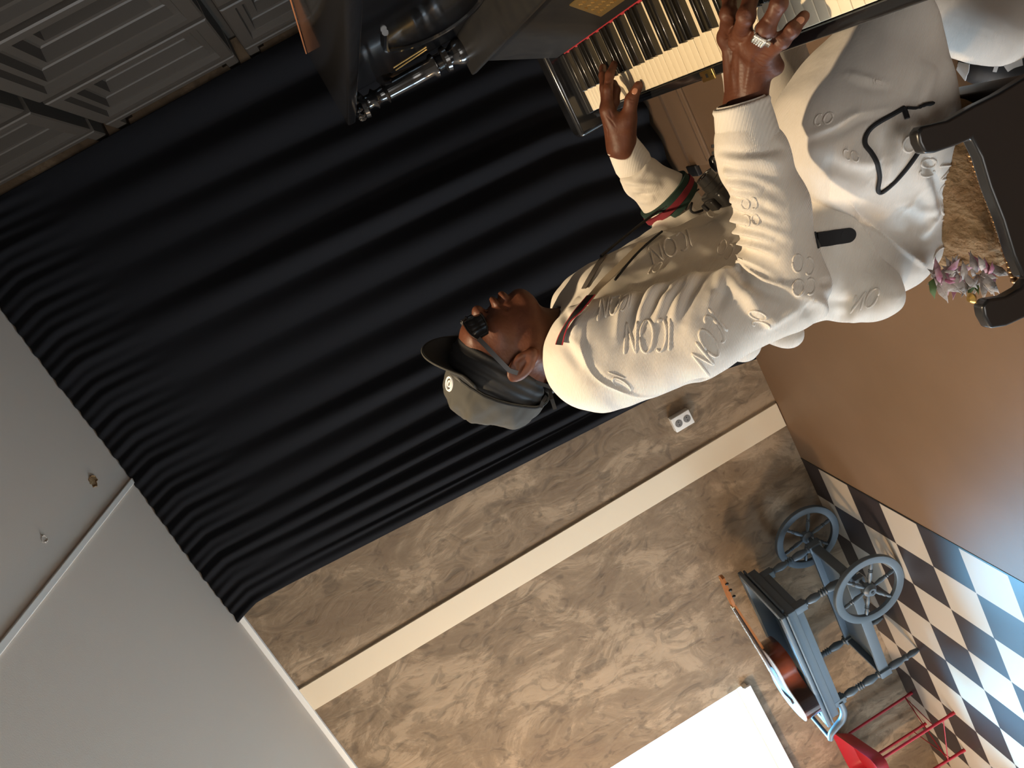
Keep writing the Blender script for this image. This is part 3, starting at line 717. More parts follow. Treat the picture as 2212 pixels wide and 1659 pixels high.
def nets(fn, lo, hi, res):
    lo = np.array(lo, float); hi = np.array(hi, float); n = np.ceil((hi - lo) / res).astype(int) + 1
    ax = [lo[i] + res * np.arange(n[i]) for i in range(3)]
    D = np.empty(n, np.float32)
    for i in range(0, n[0], 16):
        X, Y, Z = np.meshgrid(ax[0][i:i + 16], ax[1], ax[2], indexing='ij')
        D[i:i + 16] = fn(np.stack([X, Y, Z], -1).astype(np.float32))
    S = D < 0; m = n - 1
    acc = np.zeros((*m, 3), np.float32); cnt = np.zeros(m, np.float32)
    offs = [(0, 0, 0), (1, 0, 0), (0, 1, 0), (1, 1, 0), (0, 0, 1), (1, 0, 1), (0, 1, 1), (1, 1, 1)]
    def sl(o): return tuple(slice(o[i], o[i] + m[i]) for i in range(3))
    for a in range(8):
        for b_ in range(a + 1, 8):
            oa, ob = offs[a], offs[b_]
            if sum(abs(oa[i] - ob[i]) for i in range(3)) != 1: continue
            da = D[sl(oa)]; db = D[sl(ob)]; c = (da < 0) != (db < 0)
            t = np.where(c, da / np.where(c, da - db, 1), 0)
            for i in range(3): acc[..., i] += np.where(c, oa[i] + t * (ob[i] - oa[i]), 0)
            cnt += c
    act = cnt > 0; idx = -np.ones(m, int); idx[act] = np.arange(act.sum())
    ii = np.argwhere(act); V = lo + res * (ii + acc[act] / cnt[act][:, None])
    F = []
    for axi in range(3):
        a1, a2 = [(1, 2), (2, 0), (0, 1)][axi]
        s0 = [slice(1, m[i]) for i in range(3)]; s0[axi] = slice(0, m[axi]); s1 = list(s0); s1[axi] = slice(1, m[axi] + 1)
        A = S[tuple(s0)]; B = S[tuple(s1)]; e_ = np.argwhere(A != B)
        base = e_.copy()
        for i in range(3):
            if i != axi: base[:, i] += 1
        fl = A[tuple(e_.T)]
        d1 = np.zeros(3, int); d1[a1] = 1; d2 = np.zeros(3, int); d2[a2] = 1
        q = np.stack([idx[tuple((base - d1 - d2).T)], idx[tuple((base - d2).T)], idx[tuple(base.T)], idx[tuple((base - d1).T)]], 1)
        q[~fl] = q[~fl][:, ::-1]; F.append(q)
    F = np.concatenate(F); F = F[(F >= 0).all(1)]
    return V, F
def vnormals(V, F):
    N_ = np.zeros_like(V); a = V[F[:, 2]] - V[F[:, 0]]; b_ = V[F[:, 3]] - V[F[:, 1]]; fn = np.cross(a, b_)
    for k in range(4): np.add.at(N_, F[:, k], fn)
    return N_ / (np.linalg.norm(N_, axis=1, keepdims=True) + 1e-12)
def relax(V, F, it=2, lam=.5):
    for _ in range(it):
        acc = np.zeros_like(V); c = np.zeros(len(V))
        for k in range(4):
            j = F[:, (k + 1) % 4]; np.add.at(acc, F[:, k], V[j]); np.add.at(c, F[:, k], 1)
            j = F[:, (k + 3) % 4]; np.add.at(acc, F[:, k], V[j]); np.add.at(c, F[:, k], 1)
        V = V + lam * (acc / np.maximum(c, 1)[:, None] - V)
    return V
def subdiv(V, F):
    e_ = np.concatenate([F[:, [k, (k + 1) % 4]] for k in range(4)]); es = np.sort(e_, 1)
    u, inv = np.unique(es, axis=0, return_inverse=True); inv = inv.reshape(-1)
    n = len(V); nf = len(F); Em = (V[u[:, 0]] + V[u[:, 1]]) / 2; Fm = V[F].mean(1)
    e0, e1, e2, e3 = [n + inv[k * nf:(k + 1) * nf] for k in range(4)]; c = n + len(u) + np.arange(nf)
    F2 = np.concatenate([np.stack(q, 1) for q in ((F[:, 0], e0, c, e3), (e0, F[:, 1], e1, c), (c, e1, F[:, 2], e2), (e3, c, e2, F[:, 3]))])
    return np.concatenate([V, Em, Fm]), F2
def to_obj(name, V, F, material, parent, mods=()):
    b = MB(); o0 = ORG[parent.name]
    me = bpy.data.meshes.new(name); me.from_pydata((V - o0).tolist(), [], F.tolist())
    for q in (material if isinstance(material, (list, tuple)) else [material]): me.materials.append(MATS[q])
    me.polygons.foreach_set('use_smooth', [True] * len(me.polygons))
    o = bpy.data.objects.new(name, me); sc.collection.objects.link(o); o.parent = parent; ORG[o.name] = o0
    for t, kw in mods:
        md = o.modifiers.new(t.lower(), t)
        for k, q in kw.items(): setattr(md, k, q)
    return o
def bvh(V, F): return BVHTree.FromPolygons(V.tolist(), F.tolist())
EYE = Vector((0, 0, H))
def cast(tree, x, y):
    d = Vector(ray(x, y)).normalized(); loc, n, i, ds = tree.ray_cast(EYE, d)
    return (None, None) if loc is None else (np.array(loc), np.array(n))
def drape(tree, pts, n=24, curve=True):      # polyline laid onto a surface
    P = spline(pts, n) if curve and len(pts) > 2 else np.array([np.array(pts[0]) + (np.array(pts[-1]) - np.array(pts[0])) * t for t in np.linspace(0, 1, n)])
    out = []; nn_ = []
    for p in P:
        a, b_ = cast(tree, *p)
        if a is not None: out.append(a); nn_.append(b_)
    if out:      # keep the stretch that lies on the nearest surface
        dd = [np.linalg.norm(a - np.array(EYE)) for a in out]; m_ = sorted(dd)[len(dd) // 4] + .085
        out, nn_ = zip(*[(a, b_) for a, b_, d_ in zip(out, nn_, dd) if d_ < m_]); out = list(out); nn_ = list(nn_)
    return out, nn_
def displace(V, N_, tree, strokes):
    D = np.zeros(len(V))
    for pts, w_, amp, *rest in strokes:
        P, _ = drape(tree, pts, 26)
        if len(P) < 3: continue
        P = np.array(P); n = len(P); t = np.linspace(0, 1, n)
        tp = np.sin(np.pi * np.clip(t, .04, .96)) ** .5 if not rest else (np.clip(1 - t, 0, 1) ** .8 if rest[0] == 'R' else np.clip(t, 0, 1) ** .8)
        lo = P.min(0) - 3 * w_; hi = P.max(0) + 3 * w_; sel = np.where(((V > lo) & (V < hi)).all(1))[0]
        if not len(sel): continue
        best = np.full(len(sel), 9.); bt = np.zeros(len(sel))
        for i in range(n - 1):
            ab = P[i + 1] - P[i]; q = V[sel] - P[i]; u_ = np.clip(q @ ab / (ab @ ab + 1e-12), 0, 1)
            d = np.linalg.norm(q - u_[:, None] * ab, axis=1); m_ = d < best; best[m_] = d[m_]; bt[m_] = (tp[i] + (tp[i + 1] - tp[i]) * u_)[m_]
        D[sel] += amp * bt * np.exp(-(best / w_) ** 2)
    return V + N_ * D[:, None]
def PX(s, ox, oy): return lambda L_: [(ox + x / s, oy + y / s) for x, y in L_]

pe = empty('person', (-.45, 1.42, 0), 'seated piano player in white tracksuit, grey cap and dark sunglasses, hands on the keys', 'person')
YC = 1.43
# ---------------- head, neck and hands: one body mesh
ec = np.array([-.377, YC, H - .116])
def hp(f, l, u): return ec + np.array([f, -l, u])     # forward, toward the lens, up
Rp = lambda a: np.array([[math.cos(a), 0, math.sin(a)], [0, 1, 0], [-math.sin(a), 0, math.cos(a)]])
R12 = Rp(math.radians(12))
head = [(ell(hp(-.018, 0, .042), (.097, .073, .084), R12), 0),
        (ell(hp(.040, 0, -.006), (.057, .057, .078), R12), .03),
        (ell(hp(.074, 0, .046), (.020, .046, .013)), .018),
        (ell(hp(.060, .036, .002), (.026, .022, .017)), .02), (ell(hp(.060, -.036, .002), (.026, .022, .017)), .02),
        (rcone(hp(.0, .052, -.040), hp(.070, .018, -.070), .020, .019), .025), (rcone(hp(.0, -.052, -.040), hp(.070, -.018, -.070), .020, .019), .025),
        (ell(hp(.086, 0, -.066), (.0175, .022, .0165)), .018),
        (ell(hp(.080, 0, -.030), (.022, .028, .026)), .016),
        (rcone(hp(.086, 0, .036), hp(.0985, 0, .014), .008, .0115), .010),
        (ell(hp(.1045, 0, .013), (.0115, .0125, .0105)), .006),
        (ell(hp(.091, .014, .009), (.011, .0075, .008)), .005), (ell(hp(.091, -.014, .009), (.011, .0075, .008)), .005),
        (ell(hp(.094, .0075, .002), (.006, .004, .004)), -.003), (ell(hp(.094, -.0075, .002), (.006, .004, .004)), -.003),
        (ell(hp(.1030, 0, -.0215), (.0125, .022, .0080)), .004),
        (ell(hp(.1025, 0, -.0405), (.0135, .020, .0090)), .004),
        (rcone(hp(.116, -.018, -.0308), hp(.116, .018, -.0308), .0040, .0040), -.003),
        (rcone(hp(.098, .026, -.030), hp(.088, .031, -.033), .003, .002), -.006),
        (ell(hp(.077, .030, .033), (.012, .015, .009)), -.010), (ell(hp(.077, -.030, .033), (.012, .015, .009)), -.010),
        (ell(hp(.072, .030, .032), (.0135, .0145, .0125)), .003), (ell(hp(.072, -.030, .032), (.0135, .0145, .0125)), .003),
        (rcone(hp(.085, .020, -.002), hp(.076, .036, -.022), .0025, .002), -.008),
        (rcone(hp(-.012, 0, -.045), hp(-.045, 0, -.165), .054, .062, (1, 1.05, 1)), .035),
        (rcone(hp(.016, 0, -.070), hp(-.012, 0, -.125), .030, .031), .03),
        (rcone(hp(-.015, .050, -.05), hp(.01, .022, -.14), .011, .009), .016)]
for s in (1, -1):       # ears
    Re = np.array([[.93, 0, .36], [0, 1, 0], [-.36, 0, .93]])
    c = hp(-.006, s * .076, -.003)
    head += [(ell(c, (.0205, .0085, .034), Re), .006), (ell(c + np.array([.003, -s * .0085, .003]), (.0135, .0065, .022), Re), -.004),
             (ell(c + np.array([.0165, -s * .001, -.002]), (.0045, .005, .0075), Re), .004),
             (ell(c + np.array([.004, -s * .003, .011]), (.009, .0028, .0035), Rp(-.5)), .004),
             (ell(c + np.array([-.006, -s * .003, -.001]), (.0028, .003, .013), Re), .004),
             (ell(c + np.array([.010, -s * .0005, -.027]), (.009, .0065, .0105), Re), .006)]
Vh, Fh = nets(union(head), ec + np.array([-.135, -.105, -.235]), ec + np.array([.13, .105, .15]), .0026)
Vh = relax(Vh, Fh, 1, .35)

def atz(x, y, zr): return WZ(x, y, H + zr)
rk = {'index': (1571, 80, -.588), 'middle': (1598, 84, -.580), 'ring': (1626, 106, -.583), 'pinky': (1648, 124, -.594)}
wr_ = atz(1610, 232, -.575)
w0 = wr_.copy(); w1 = wr_ + np.array([-.08, .02, .012])
side = np.array([0, 1., 0])
hand = []
def bone(a, b_, ra, rb, k, L_): L_.append((rcone(a, b_, ra, rb), k))
R_ = []
bone(w0 + side * .017, w1 + side * .017, .0235, .026, .02, R_); bone(w0 - side * .016, w1 - side * .016, .0235, .026, .02, R_)
kn = {k: atz(*v) for k, v in rk.items()}
for k, ra in (('index', .0155), ('middle', .016), ('ring', .0155), ('pinky', .014)):
    off = {'index': .020, 'middle': .007, 'ring': -.006, 'pinky': -.014}[k]
    bone(w0 + side * off, kn[k] - np.array([.002, 0, .006]), .0195, ra - .001, .014, R_)
for a_, b_ in (('index', 'middle'), ('middle', 'ring'), ('ring', 'pinky')):
    bone(kn[a_] + [-.02, 0, -.012], kn[b_] + [-.02, 0, -.012], .012, .012, .012, R_)
fing = {'index': [(1571, 80, -.588), (1574, 30, -.578), (1577, -8, -.598), (1581, -42, -.632)],
        'middle': [(1598, 84, -.580), (1612, 34, -.570), (1624, -14, -.595), (1632, -52, -.630)],
        'ring': [(1626, 106, -.583), (1655, 62, -.575), (1683, 8, -.592), (1696, -26, -.630)],
        'pinky': [(1648, 124, -.594), (1690, 88, -.590), (1712, 64, -.602), (1736, 36, -.622)]}
rad = {'index': (.0125, .0108, .0098, .0085), 'middle': (.013, .0112, .0102, .0088), 'ring': (.0125, .0108, .0098, .0084), 'pinky': (.0115, .0095, .0088, .0076)}
FR = {}
for k, L_ in fing.items():
    P = [atz(*q) for q in L_]; FR[k] = P
    for i in range(3):
        bone(P[i], P[i + 1], rad[k][i], rad[k][i + 1], .006 if i else .012, R_)
        if i: R_.append((ell(P[i] + np.array([0, 0, .0005]), (rad[k][i] * 1.01,) * 3), .005))
    R_.append((ell(P[0] + np.array([0, 0, .004]), (.0115, .0105, .009)), .008))
tb = [wr_ + [.004, .022, -.010], wr_ + [.040, .040, -.030], wr_ + [.072, .046, -.046], wr_ + [.100, .040, -.060]]
for i, (ra, rb) in enumerate(((.020, .0165), (.0155, .013), (.0125, .010))): bone(tb[i], tb[i + 1], ra, rb, .014 if i == 0 else .006, R_)
allp = np.array([p for L_ in FR.values() for p in L_] + tb + [w1, w0])
VR, FRf = nets(union(R_), allp.min(0) - .035, allp.max(0) + .035, .0019)
VR = relax(VR, FRf, 1, .3)
# left hand, seen from its thumb side
Lh = []
wl = WY(1340, 318, 1.705); wl1 = WY(1378, 372, 1.715)
sY = np.array([0, 1., 0])
bone(wl - sY * .008, wl1 - sY * .008, .0225, .025, .015, Lh); bone(wl + sY * .012, wl1 + sY * .012, .021, .024, .015, Lh)
LF = {'index': [(1313, 240, 1.685), (1313, 194, 1.685), (1317, 162, 1.690), (1327, 139, 1.700)],
      'middle': [(1311, 236, 1.705), (1306, 190, 1.715), (1303, 163, 1.735), (1302, 146, 1.755)],
      'ring': [(1313, 246, 1.725), (1328, 220, 1.722), (1331, 195, 1.728), (1326, 180, 1.745)],
      'pinky': [(1315, 254, 1.745), (1324, 232, 1.752), (1326, 208, 1.765), (1322, 194, 1.785)]}
PL = {}
for k, L_ in LF.items():
    P = [WY(*q) for q in L_]; PL[k] = P
    bone(wl + sY * {'index': -.010, 'middle': 0, 'ring': .008, 'pinky': .016}[k], P[0], .021, .0155 if k != 'pinky' else .013, .014, Lh)
    r_ = [.0118, .0102, .0093, .0078] if k != 'pinky' else [.010, .009, .008, .007]
    for i in range(3): bone(P[i], P[i + 1], r_[i], r_[i + 1], .005 if i else .01, Lh)
TL = [WY(*q) for q in [(1352, 296, 1.69), (1357, 256, 1.672), (1364, 216, 1.66), (1379, 185, 1.65)]]
for i, (ra, rb) in enumerate(((.0225, .0185), (.017, .0135), (.0135, .0095))): bone(TL[i], TL[i + 1], ra, rb, .016 if i == 0 else .006, Lh)
bone(WY(1333, 268, 1.685), WY(1350, 268, 1.675), .017, .016, .014, Lh)
allp = np.array([p for L_ in PL.values() for p in L_] + TL + [wl, wl1])
VL, FL = nets(union(Lh), allp.min(0) - .035, allp.max(0) + .035, .0019)
VL = relax(VL, FL, 1, .3)
# creases over the knuckles of both hands
trR = bvh(VR, FRf); q = PX(6.38, 1500, 0); NR = vnormals(VR, FRf)
cre = []
for pts in ([(420, 440), (470, 500), (520, 460)], [(430, 560), (480, 530), (530, 560)], [(585, 500), (650, 520), (720, 500)], [(590, 560), (640, 590), (700, 560)], [(640, 200), (700, 170), (760, 190)], [(650, 240), (700, 210), (770, 240)], [(410, 260), (460, 250), (520, 270)],
            [(960, 270), (1010, 310), (1060, 330)], [(1110, 60), (1150, 100), (1210, 130)], [(1090, 100), (1140, 140), (1190, 160)], [(1100, 540), (1150, 600), (1190, 630)], [(1130, 510), (1180, 570), (1220, 600)], [(1270, 400), (1310, 450), (1350, 470)], [(1290, 380), (1330, 430), (1370, 440)],
            [(490, 640), (540, 660), (600, 600)], [(480, 700), (540, 720), (610, 650)], [(520, 780), (580, 740), (640, 680)], [(770, 780), (830, 840), (900, 900)], [(800, 760), (870, 830), (960, 870)], [(880, 900), (960, 930), (1040, 920)], [(870, 1010), (950, 1000), (1030, 990)], [(880, 740), (960, 760), (1060, 800)]):
    cre.append((q(pts), .0018, -.0011)); cre.append((q([(x + 14, y - 22) for x, y in pts]), .0022, .0008))
for i in range(9): yy = 880 + i * 55; cre.append((q([(470, yy + 30), (580, yy), (700, yy + 20), (820, yy + 60)]), .0018, -.0004))
for a_, b_ in (((470, 560), (540, 1250)), ((630, 620), (620, 1250)), ((790, 740), (700, 1250))): cre.append((q([a_, ((a_[0] + b_[0]) / 2, (a_[1] + b_[1]) / 2), b_]), .0042, .0016))
VR = displace(VR, NR, trR, cre)
trL = bvh(VL, FL); NL = vnormals(VL, FL); q = PX(4.74, 1160, 0); cre = []
for pts in ([(940, 1000), (980, 1020), (1020, 1010)], [(950, 1040), (985, 1055), (1020, 1040)], [(740, 1130), (760, 1180), (770, 1220)], [(690, 840), (720, 850), (760, 840)], [(700, 1180), (760, 1240), (800, 1300)], [(680, 1250), (720, 1330), (730, 1420)]): cre.append((q(pts), .002, -.0013))
VL = displace(VL, NL, trL, cre)
Vb = np.concatenate([Vh, VR, VL]); Fb = np.concatenate([Fh, FRf + len(Vh), FL + len(Vh) + len(VR)])
# hidden core (neck, shoulders, arms) that joins head and hands into one skin
core = [(rcone((-.44, YC, H - .34), (-.47, YC, H - .60), .095, .09, (1, 1.35, 1)), 0), (rcone((-.43, YC, H - .30), (-.425, YC, H - .185), .060, .050), .03)]
_shR = WY(1296, 772, 1.235); _elR = WY(1700, 628, 1.13); _shL = np.array([_shR[0] - .010, 1.595, _shR[2] - .090]); _elL = WY(1500, 505, 1.70)
for a_, b_, c_ in ((_shR, _elR, w1 + (w1 - w0) * .3), (_shL, _elL, wl1 + (wl1 - wl) * .3)):
    core += [(rcone((-.435, YC, H - .32), a_, .05, .045), .03), (rcone(a_, b_, .048, .036), .02), (rcone(b_, c_, .036, .028), .01)]
core += [(rcone(w1, w1 + (w1 - w0) * .35, .026, .028), .01), (rcone(wl1, wl1 + (wl1 - wl) * .35, .024, .028), .01)]
Vc, Fc = nets(union(core), (-.62, 1.02, H - .75), (-.05, 1.84, H - .12), .009)
bm = bmesh.new()
def addm(V_, F_):
    vs = [bm.verts.new(p) for p in V_]
    for f_ in F_:
        try: bm.faces.new([vs[i] for i in f_])
        except ValueError: pass
    return vs
def chop(V_, F_, c_, d_, lim):       # drop the faces lying past the plane, near c_
    c_ = np.array(c_); d_ = np.array(d_) / np.linalg.norm(d_); m_ = V_[F_].mean(1) - c_
    return F_[~(((m_ @ d_) > 0) & (np.linalg.norm(m_, axis=1) < lim))]
dR = w1 - w0; dR /= np.linalg.norm(dR); dL = wl1 - wl; dL /= np.linalg.norm(dL); dN = np.array([-.28, 0, -.96]); cN = np.array([-.425, YC, H - .250])
Vh_, Fh_ = Vh, chop(Vh, Fh, cN, dN, .3)
FR_ = chop(VR, FRf, w1 - dR * .006, dR, .1); FL_ = chop(VL, FL, wl1 - dL * .006, dL, .1)
Fc = chop(Vc, Fc, cN + dN * .012, -dN, .12); Fc = chop(Vc, Fc, w1 + dR * .008, -dR, .09); Fc = chop(Vc, Fc, wl1 + dL * .008, -dL, .09)
for V_, F_ in ((Vh_, Fh_), (VR, FR_), (VL, FL_), (Vc, Fc)): addm(V_, F_)
bmesh.ops.delete(bm, geom=[v for v in bm.verts if not v.link_faces], context='VERTS')
def loops_near(c_, lim):
    return [e for e in bm.edges if e.is_boundary and (e.verts[0].co - Vector(c_)).length < lim]
for c_, lim in ((cN, .12), (w1, .07), (wl1, .07)):
    try: bmesh.ops.bridge_loops(bm, edges=loops_near(c_, lim))
    except Exception as ex: print('bridge', ex)
bm.verts.index_update()
seen = set(); isl = []
bm.verts.ensure_lookup_table()
for v0 in bm.verts:
    if v0.index in seen: continue
    st0 = [v0]; seen.add(v0.index); comp = [v0]
    while st0:
        for e in st0.pop().link_edges:
            for w_ in e.verts:
                if w_.index not in seen: seen.add(w_.index); st0.append(w_); comp.append(w_)
    isl.append(comp)
isl.sort(key=len); print('body islands', [len(c_) for c_ in isl])
for comp in isl[:-1]:
    if len(comp) < 2000: bmesh.ops.delete(bm, geom=comp, context='VERTS')
bmesh.ops.recalc_face_normals(bm, faces=bm.faces)
me = bpy.data.meshes.new('body'); 
for v in bm.verts: v.co -= Vector(ORG[pe.name])
bm.to_mesh(me); bm.free(); me.materials.append(MATS['skin']); me.polygons.foreach_set('use_smooth', [True] * len(me.polygons))
bodyo = bpy.data.objects.new('body', me); sc.collection.objects.link(bodyo); bodyo.parent = pe; ORG[bodyo.name] = ORG[pe.name]
def nail_at(tree, x, y, dx, dy, rl, rw, name='fingernail'):
    p, n_ = cast(tree, x, y)
    if p is None: return
    p2, _ = cast(tree, x + dx, y + dy)
    if p2 is None: return
    a_ = p2 - p; a_ /= np.linalg.norm(a_); n2 = n_ - a_ * (n_ @ a_); n2 /= np.linalg.norm(n2); s_ = np.cross(a_, n2)
    MB().ball(p - n2 * .0004, (rl, rw, .0014), np.array([a_, s_, n2]), 14, 8).build(name, 'nail', bodyo)
trR = bvh(VR, FRf); trL = bvh(VL, FL)
nail_at(trR, 1729, 44, 5, -4, .0062, .0048); nail_at(trL, 1371, 197, 5, -8, .0072, .0058)
# finger ring with a pave square
rc = atz(1644, 78, -.577); p, n_ = cast(trR, 1650, 73)
ax_ = FR['ring'][1] - FR['ring'][0]; ax_ /= np.linalg.norm(ax_); n2 = np.array([-.25, -.55, .8]); n2 = n2 - ax_ * (n2 @ ax_); n2 /= np.linalg.norm(n2); s_ = np.cross(ax_, n2)
B3 = np.array([ax_, s_, n2]); fa, fb_ = FR['ring'][0], FR['ring'][1]; tt = np.clip((p - fa) @ (fb_ - fa) / ((fb_ - fa) @ (fb_ - fa)), .2, .9); bc = fa + (fb_ - fa) * tt; c = bc + n2 * .0145
rg_ = MB().box(c, (.019, .0185, .005), B3, bev=.0018).build('finger_ring', 'silver', pe)
b = MB()
for i in range(5):
    for j in range(5): b.ball(c + ax_ * (i - 2) * .0032 + s_ * (j - 2) * .0032 + n2 * .0026, .0013, seg=6, rings=4)
b.build('stones', 'silver', rg_)
pc = bc
b = MB(); b.tube([pc + s_ * math.cos(t_) * .0122 + n2 * math.sin(t_) * .0122 for t_ in np.linspace(0, 2 * math.pi, 25)[:-1]], .0018, 8, True)
b.box(c + s_ * .0125 - n2 * .002, (.010, .006, .004), B3, bev=.001); b.build('band', 'silver', rg_)

# ---------------- tracksuit top
SX = (1, 1.42, 1)
shR = WY(1296, 772, 1.235); elR = WY(1700, 628, 1.13); wrR = WY(1607, 300, 1.115)
shL = np.array([shR[0] - .010, 1.595, shR[2] - .090]); wrL = WY(1392, 388, 1.72); elL = WY(1500, 505, 1.70)
up = [(rcone((-.430, YC, H - .34), (-.470, YC, H - .62), .128, .128, SX), 0),
      (rcone((-.470, YC, H - .62), (-.495, YC, H - .75), .128, .140, SX), .03),
      (rcone((-.43, YC, H - .235), shR + [0, .01, -.005], .070, .080), .05), (rcone((-.44, YC + .02, H - .275), shL, .055, .062), .05),
      (rcone((-.455, YC, H - .215), (-.47, YC, H - .36), .062, .10, (1, 1.5, 1)), .05),
      (ell(WY(1850, 622, 1.30), (.062, .12, .050)), .03), (ell(WY(1690, 712, 1.26), (.034, .05, .030)), .035), (ell(WY(1590, 728, 1.25), (.045, .06, .038)), .04), (ell(WY(1765, 460, 1.33), (.075, .105, .062)), .05),
      (rcone(shR, WY(1490, 712, 1.175), .092, .079), .03), (rcone(WY(1490, 712, 1.175), elR, .079, .061), .02),
      (rcone(elR, WY(1667, 450, 1.125), .061, .051), .022), (rcone(WY(1667, 450, 1.125), wrR + [0, 0, 0], .051, .0435), .02),
      (ell(WY(1630, 345, 1.118), (.050, .048, .052)), .012),
      (rcone(shL, elL, .070, .062), .03), (rcone(elL, WY(1440, 425, 1.72), .064, .056), .02), (rcone(WY(1440, 425, 1.72), wrL, .056, .043), .02),
      (ell(WY(1386, 385, 1.72), (.046, .046, .046)), .01)]
nb_ = np.array([.55, 0, 1.0]); 
up += [(torus((-.410, YC, H - .218), (.72, 0, 1), .074, .012), .012), (torus((-.416, YC, H - .236), (.70, 0, 1), .080, .014), .02)]
upf = union(up)
def shirt_fn(P):
    d = upf(P)
    # neck opening and waist hem
    ax0 = np.array([.584, 0, .811], np.float32); q = P - np.array([-.408, YC, H - .222], np.float32); h = q @ ax0
    rr_ = np.linalg.norm(q - h[..., None] * ax0, axis=-1) - .064
    d = np.maximum(d, -np.maximum(rr_, -h - .02))
    return d
hemA = WY(1715, 335, 1.22); hemB = WY(1992, 618, 1.25); hd_ = hemB - hemA; hn = np.array([hd_[2], 0, -hd_[0]]); hn /= np.linalg.norm(hn); hn = hn if hn[2] > 0 else -hn
def shirt2(P):
    d = shirt_fn(P); h = (P - hemA.astype(np.float32)) @ hn.astype(np.float32)
    near_t = (P[..., 0] < -.33) | (P[..., 2] < H - .60)
    arm_d = union([(rcone(elR, wrR, .075, .06), 0), (rcone(elL, wrL, .075, .06), .0001)])(P)
    return np.where(arm_d < 0.0, d, np.maximum(d, -h))
Vs, Fs = nets(shirt2, (-.72, 1.02, H - .88), (-.08, 1.86, H - .10), .0062)
Vs = relax(Vs, Fs, 2, .4); Vs, Fs = subdiv(Vs, Fs); Vs = relax(Vs, Fs, 1, .5)
tr0 = bvh(Vs, Fs); Ns = vnormals(Vs, Fs); q = PX(2.963, 1200, 300)
st_ = []
fore = [[(1110, 215), (1250, 240), (1450, 325)], [(1125, 275), (1230, 300), (1330, 335)], [(1145, 330), (1300, 380), (1455, 465)], [(1150, 385), (1240, 410), (1330, 430)], [(1152, 430), (1300, 480), (1450, 540)], [(1155, 520), (1330, 565), (1505, 650)], [(1155, 590), (1280, 620), (1400, 660)], [(1155, 660), (1300, 700), (1430, 760)], [(1160, 740), (1300, 820), (1440, 905)], [(1180, 800), (1330, 900), (1560, 960)]]
for L_ in fore:
    st_.append((q(L_), .0076, .0130, 'R')); st_.append((q([(x, y + 27) for x, y in L_]), .0066, -.0090, 'R'))
st_ += [(q([(1040, 110), (1180, 130), (1330, 130), (1440, 165)]), .012, .010), (q([(1060, 80), (1250, 90), (1440, 60)]), .006, -.008), (q([(1060, 170), (1200, 210), (1420, 260)]), .008, -.005),
        (q([(1085, 780), (1130, 900), (1210, 990), (1330, 1075)]), .011, .010), (q([(1120, 790), (1190, 860), (1210, 960)]), .007, -.008), (q([(1170, 805), (1290, 900), (1450, 960), (1640, 1010)]), .009, .006), (q([(1210, 870), (1320, 960), (1500, 1030)]), .008, -.006),
        (q([(1220, 1010), (1290, 1100), (1400, 1150)]), .009, .006), (q([(1070, 990), (1090, 900), (1100, 830)]), .010, .007), (q([(1060, 830), (1010, 930), (1030, 1000)]), .008, -.004),
        (q([(1340, 1210), (1400, 1160), (1560, 1080)]), .010, .007), (q([(1650, 1030), (1740, 1080), (1790, 1180)]), .010, .008), (q([(1600, 1080), (1680, 1130), (1720, 1220)]), .012, -.008), (q([(1880, 980), (1930, 1060), (1920, 1150)]), .012, .008), (q([(1960, 930), (2010, 1000), (2030, 1060)]), .012, -.007)]
fan = [[(400, 1280), (430, 1080), (520, 960)], [(525, 1170), (600, 1010), (700, 930)], [(630, 1180), (700, 1020), (790, 900)], [(745, 1180), (800, 990), (900, 860)], [(980, 1090), (1040, 920), (1050, 850)]]
for L_ in fan: st_.append((q(L_), .010, .0085)); st_.append((q([(x + 42, y + 10) for x, y in L_]), .012, -.0095))
st_ += [(q([(510, 935), (650, 920), (800, 860), (940, 800), (1070, 740)]), .008, -.010), (q([(180, 1180), (175, 1350), (260, 1530), (480, 1640), (620, 1640)]), .004, .0025), (q([(190, 1190), (190, 1350), (275, 1515), (480, 1622)]), .004, -.003),
        (q([(740, 1620), (900, 1560), (1100, 1480), (1300, 1360)]), .005, -.005), (q([(780, 1600), (950, 1560), (1130, 1470)]), .010, .006), (q([(760, 1640), (880, 1560), (980, 1540)]), .010, -.007),
        (q([(80, 1100), (120, 1050), (160, 1010)]), .008, .006), (q([(150, 1130), (130, 1210), (100, 1260)]), .008, .005), (q([(60, 1180), (70, 1090), (110, 1020)]), .008, -.006), (q([(60, 1300), (110, 1400), (180, 1470)]), .010, -.005), (q([(100, 1280), (170, 1360), (200, 1480)]), .010, .005),
        (q([(1700, 930), (1850, 890), (2060, 830)]), .006, -.005), (q([(1650, 1100), (1850, 1150), (2000, 1080)]), .012, .007), (q([(1700, 1020), (1850, 1050), (1980, 960)]), .012, -.006)]
# left sleeve bunching
st_ += [(q([(420, 260), (520, 290), (640, 300)]), .009, .008), (q([(500, 330), (580, 330), (660, 300)]), .008, .007), (q([(470, 300), (560, 310), (640, 310)]), .006, -.006), (q([(520, 360), (600, 350)]), .008, -.005), (q([(540, 400), (600, 390), (640, 370)]), .009, .006), (q([(580, 130), (570, 200), (500, 260)]), .008, .006)]
Vs = displace(Vs, Ns, tr0, st_)
# soft random creasing everywhere
nz = np.array([noise.noise(Vector((p[0] * 9, p[1] * 9, p[2] * 16))) + .5 * noise.noise(Vector((p[0] * 24 + 5, p[1] * 20, p[2] * 34))) for p in Vs])
Vs = Vs + vnormals(Vs, Fs) * (nz * .0042)[:, None]
shirt = to_obj('tracksuit_top', Vs, Fs, 'shirt_cloth', pe)
trS = bvh(Vs, Fs)

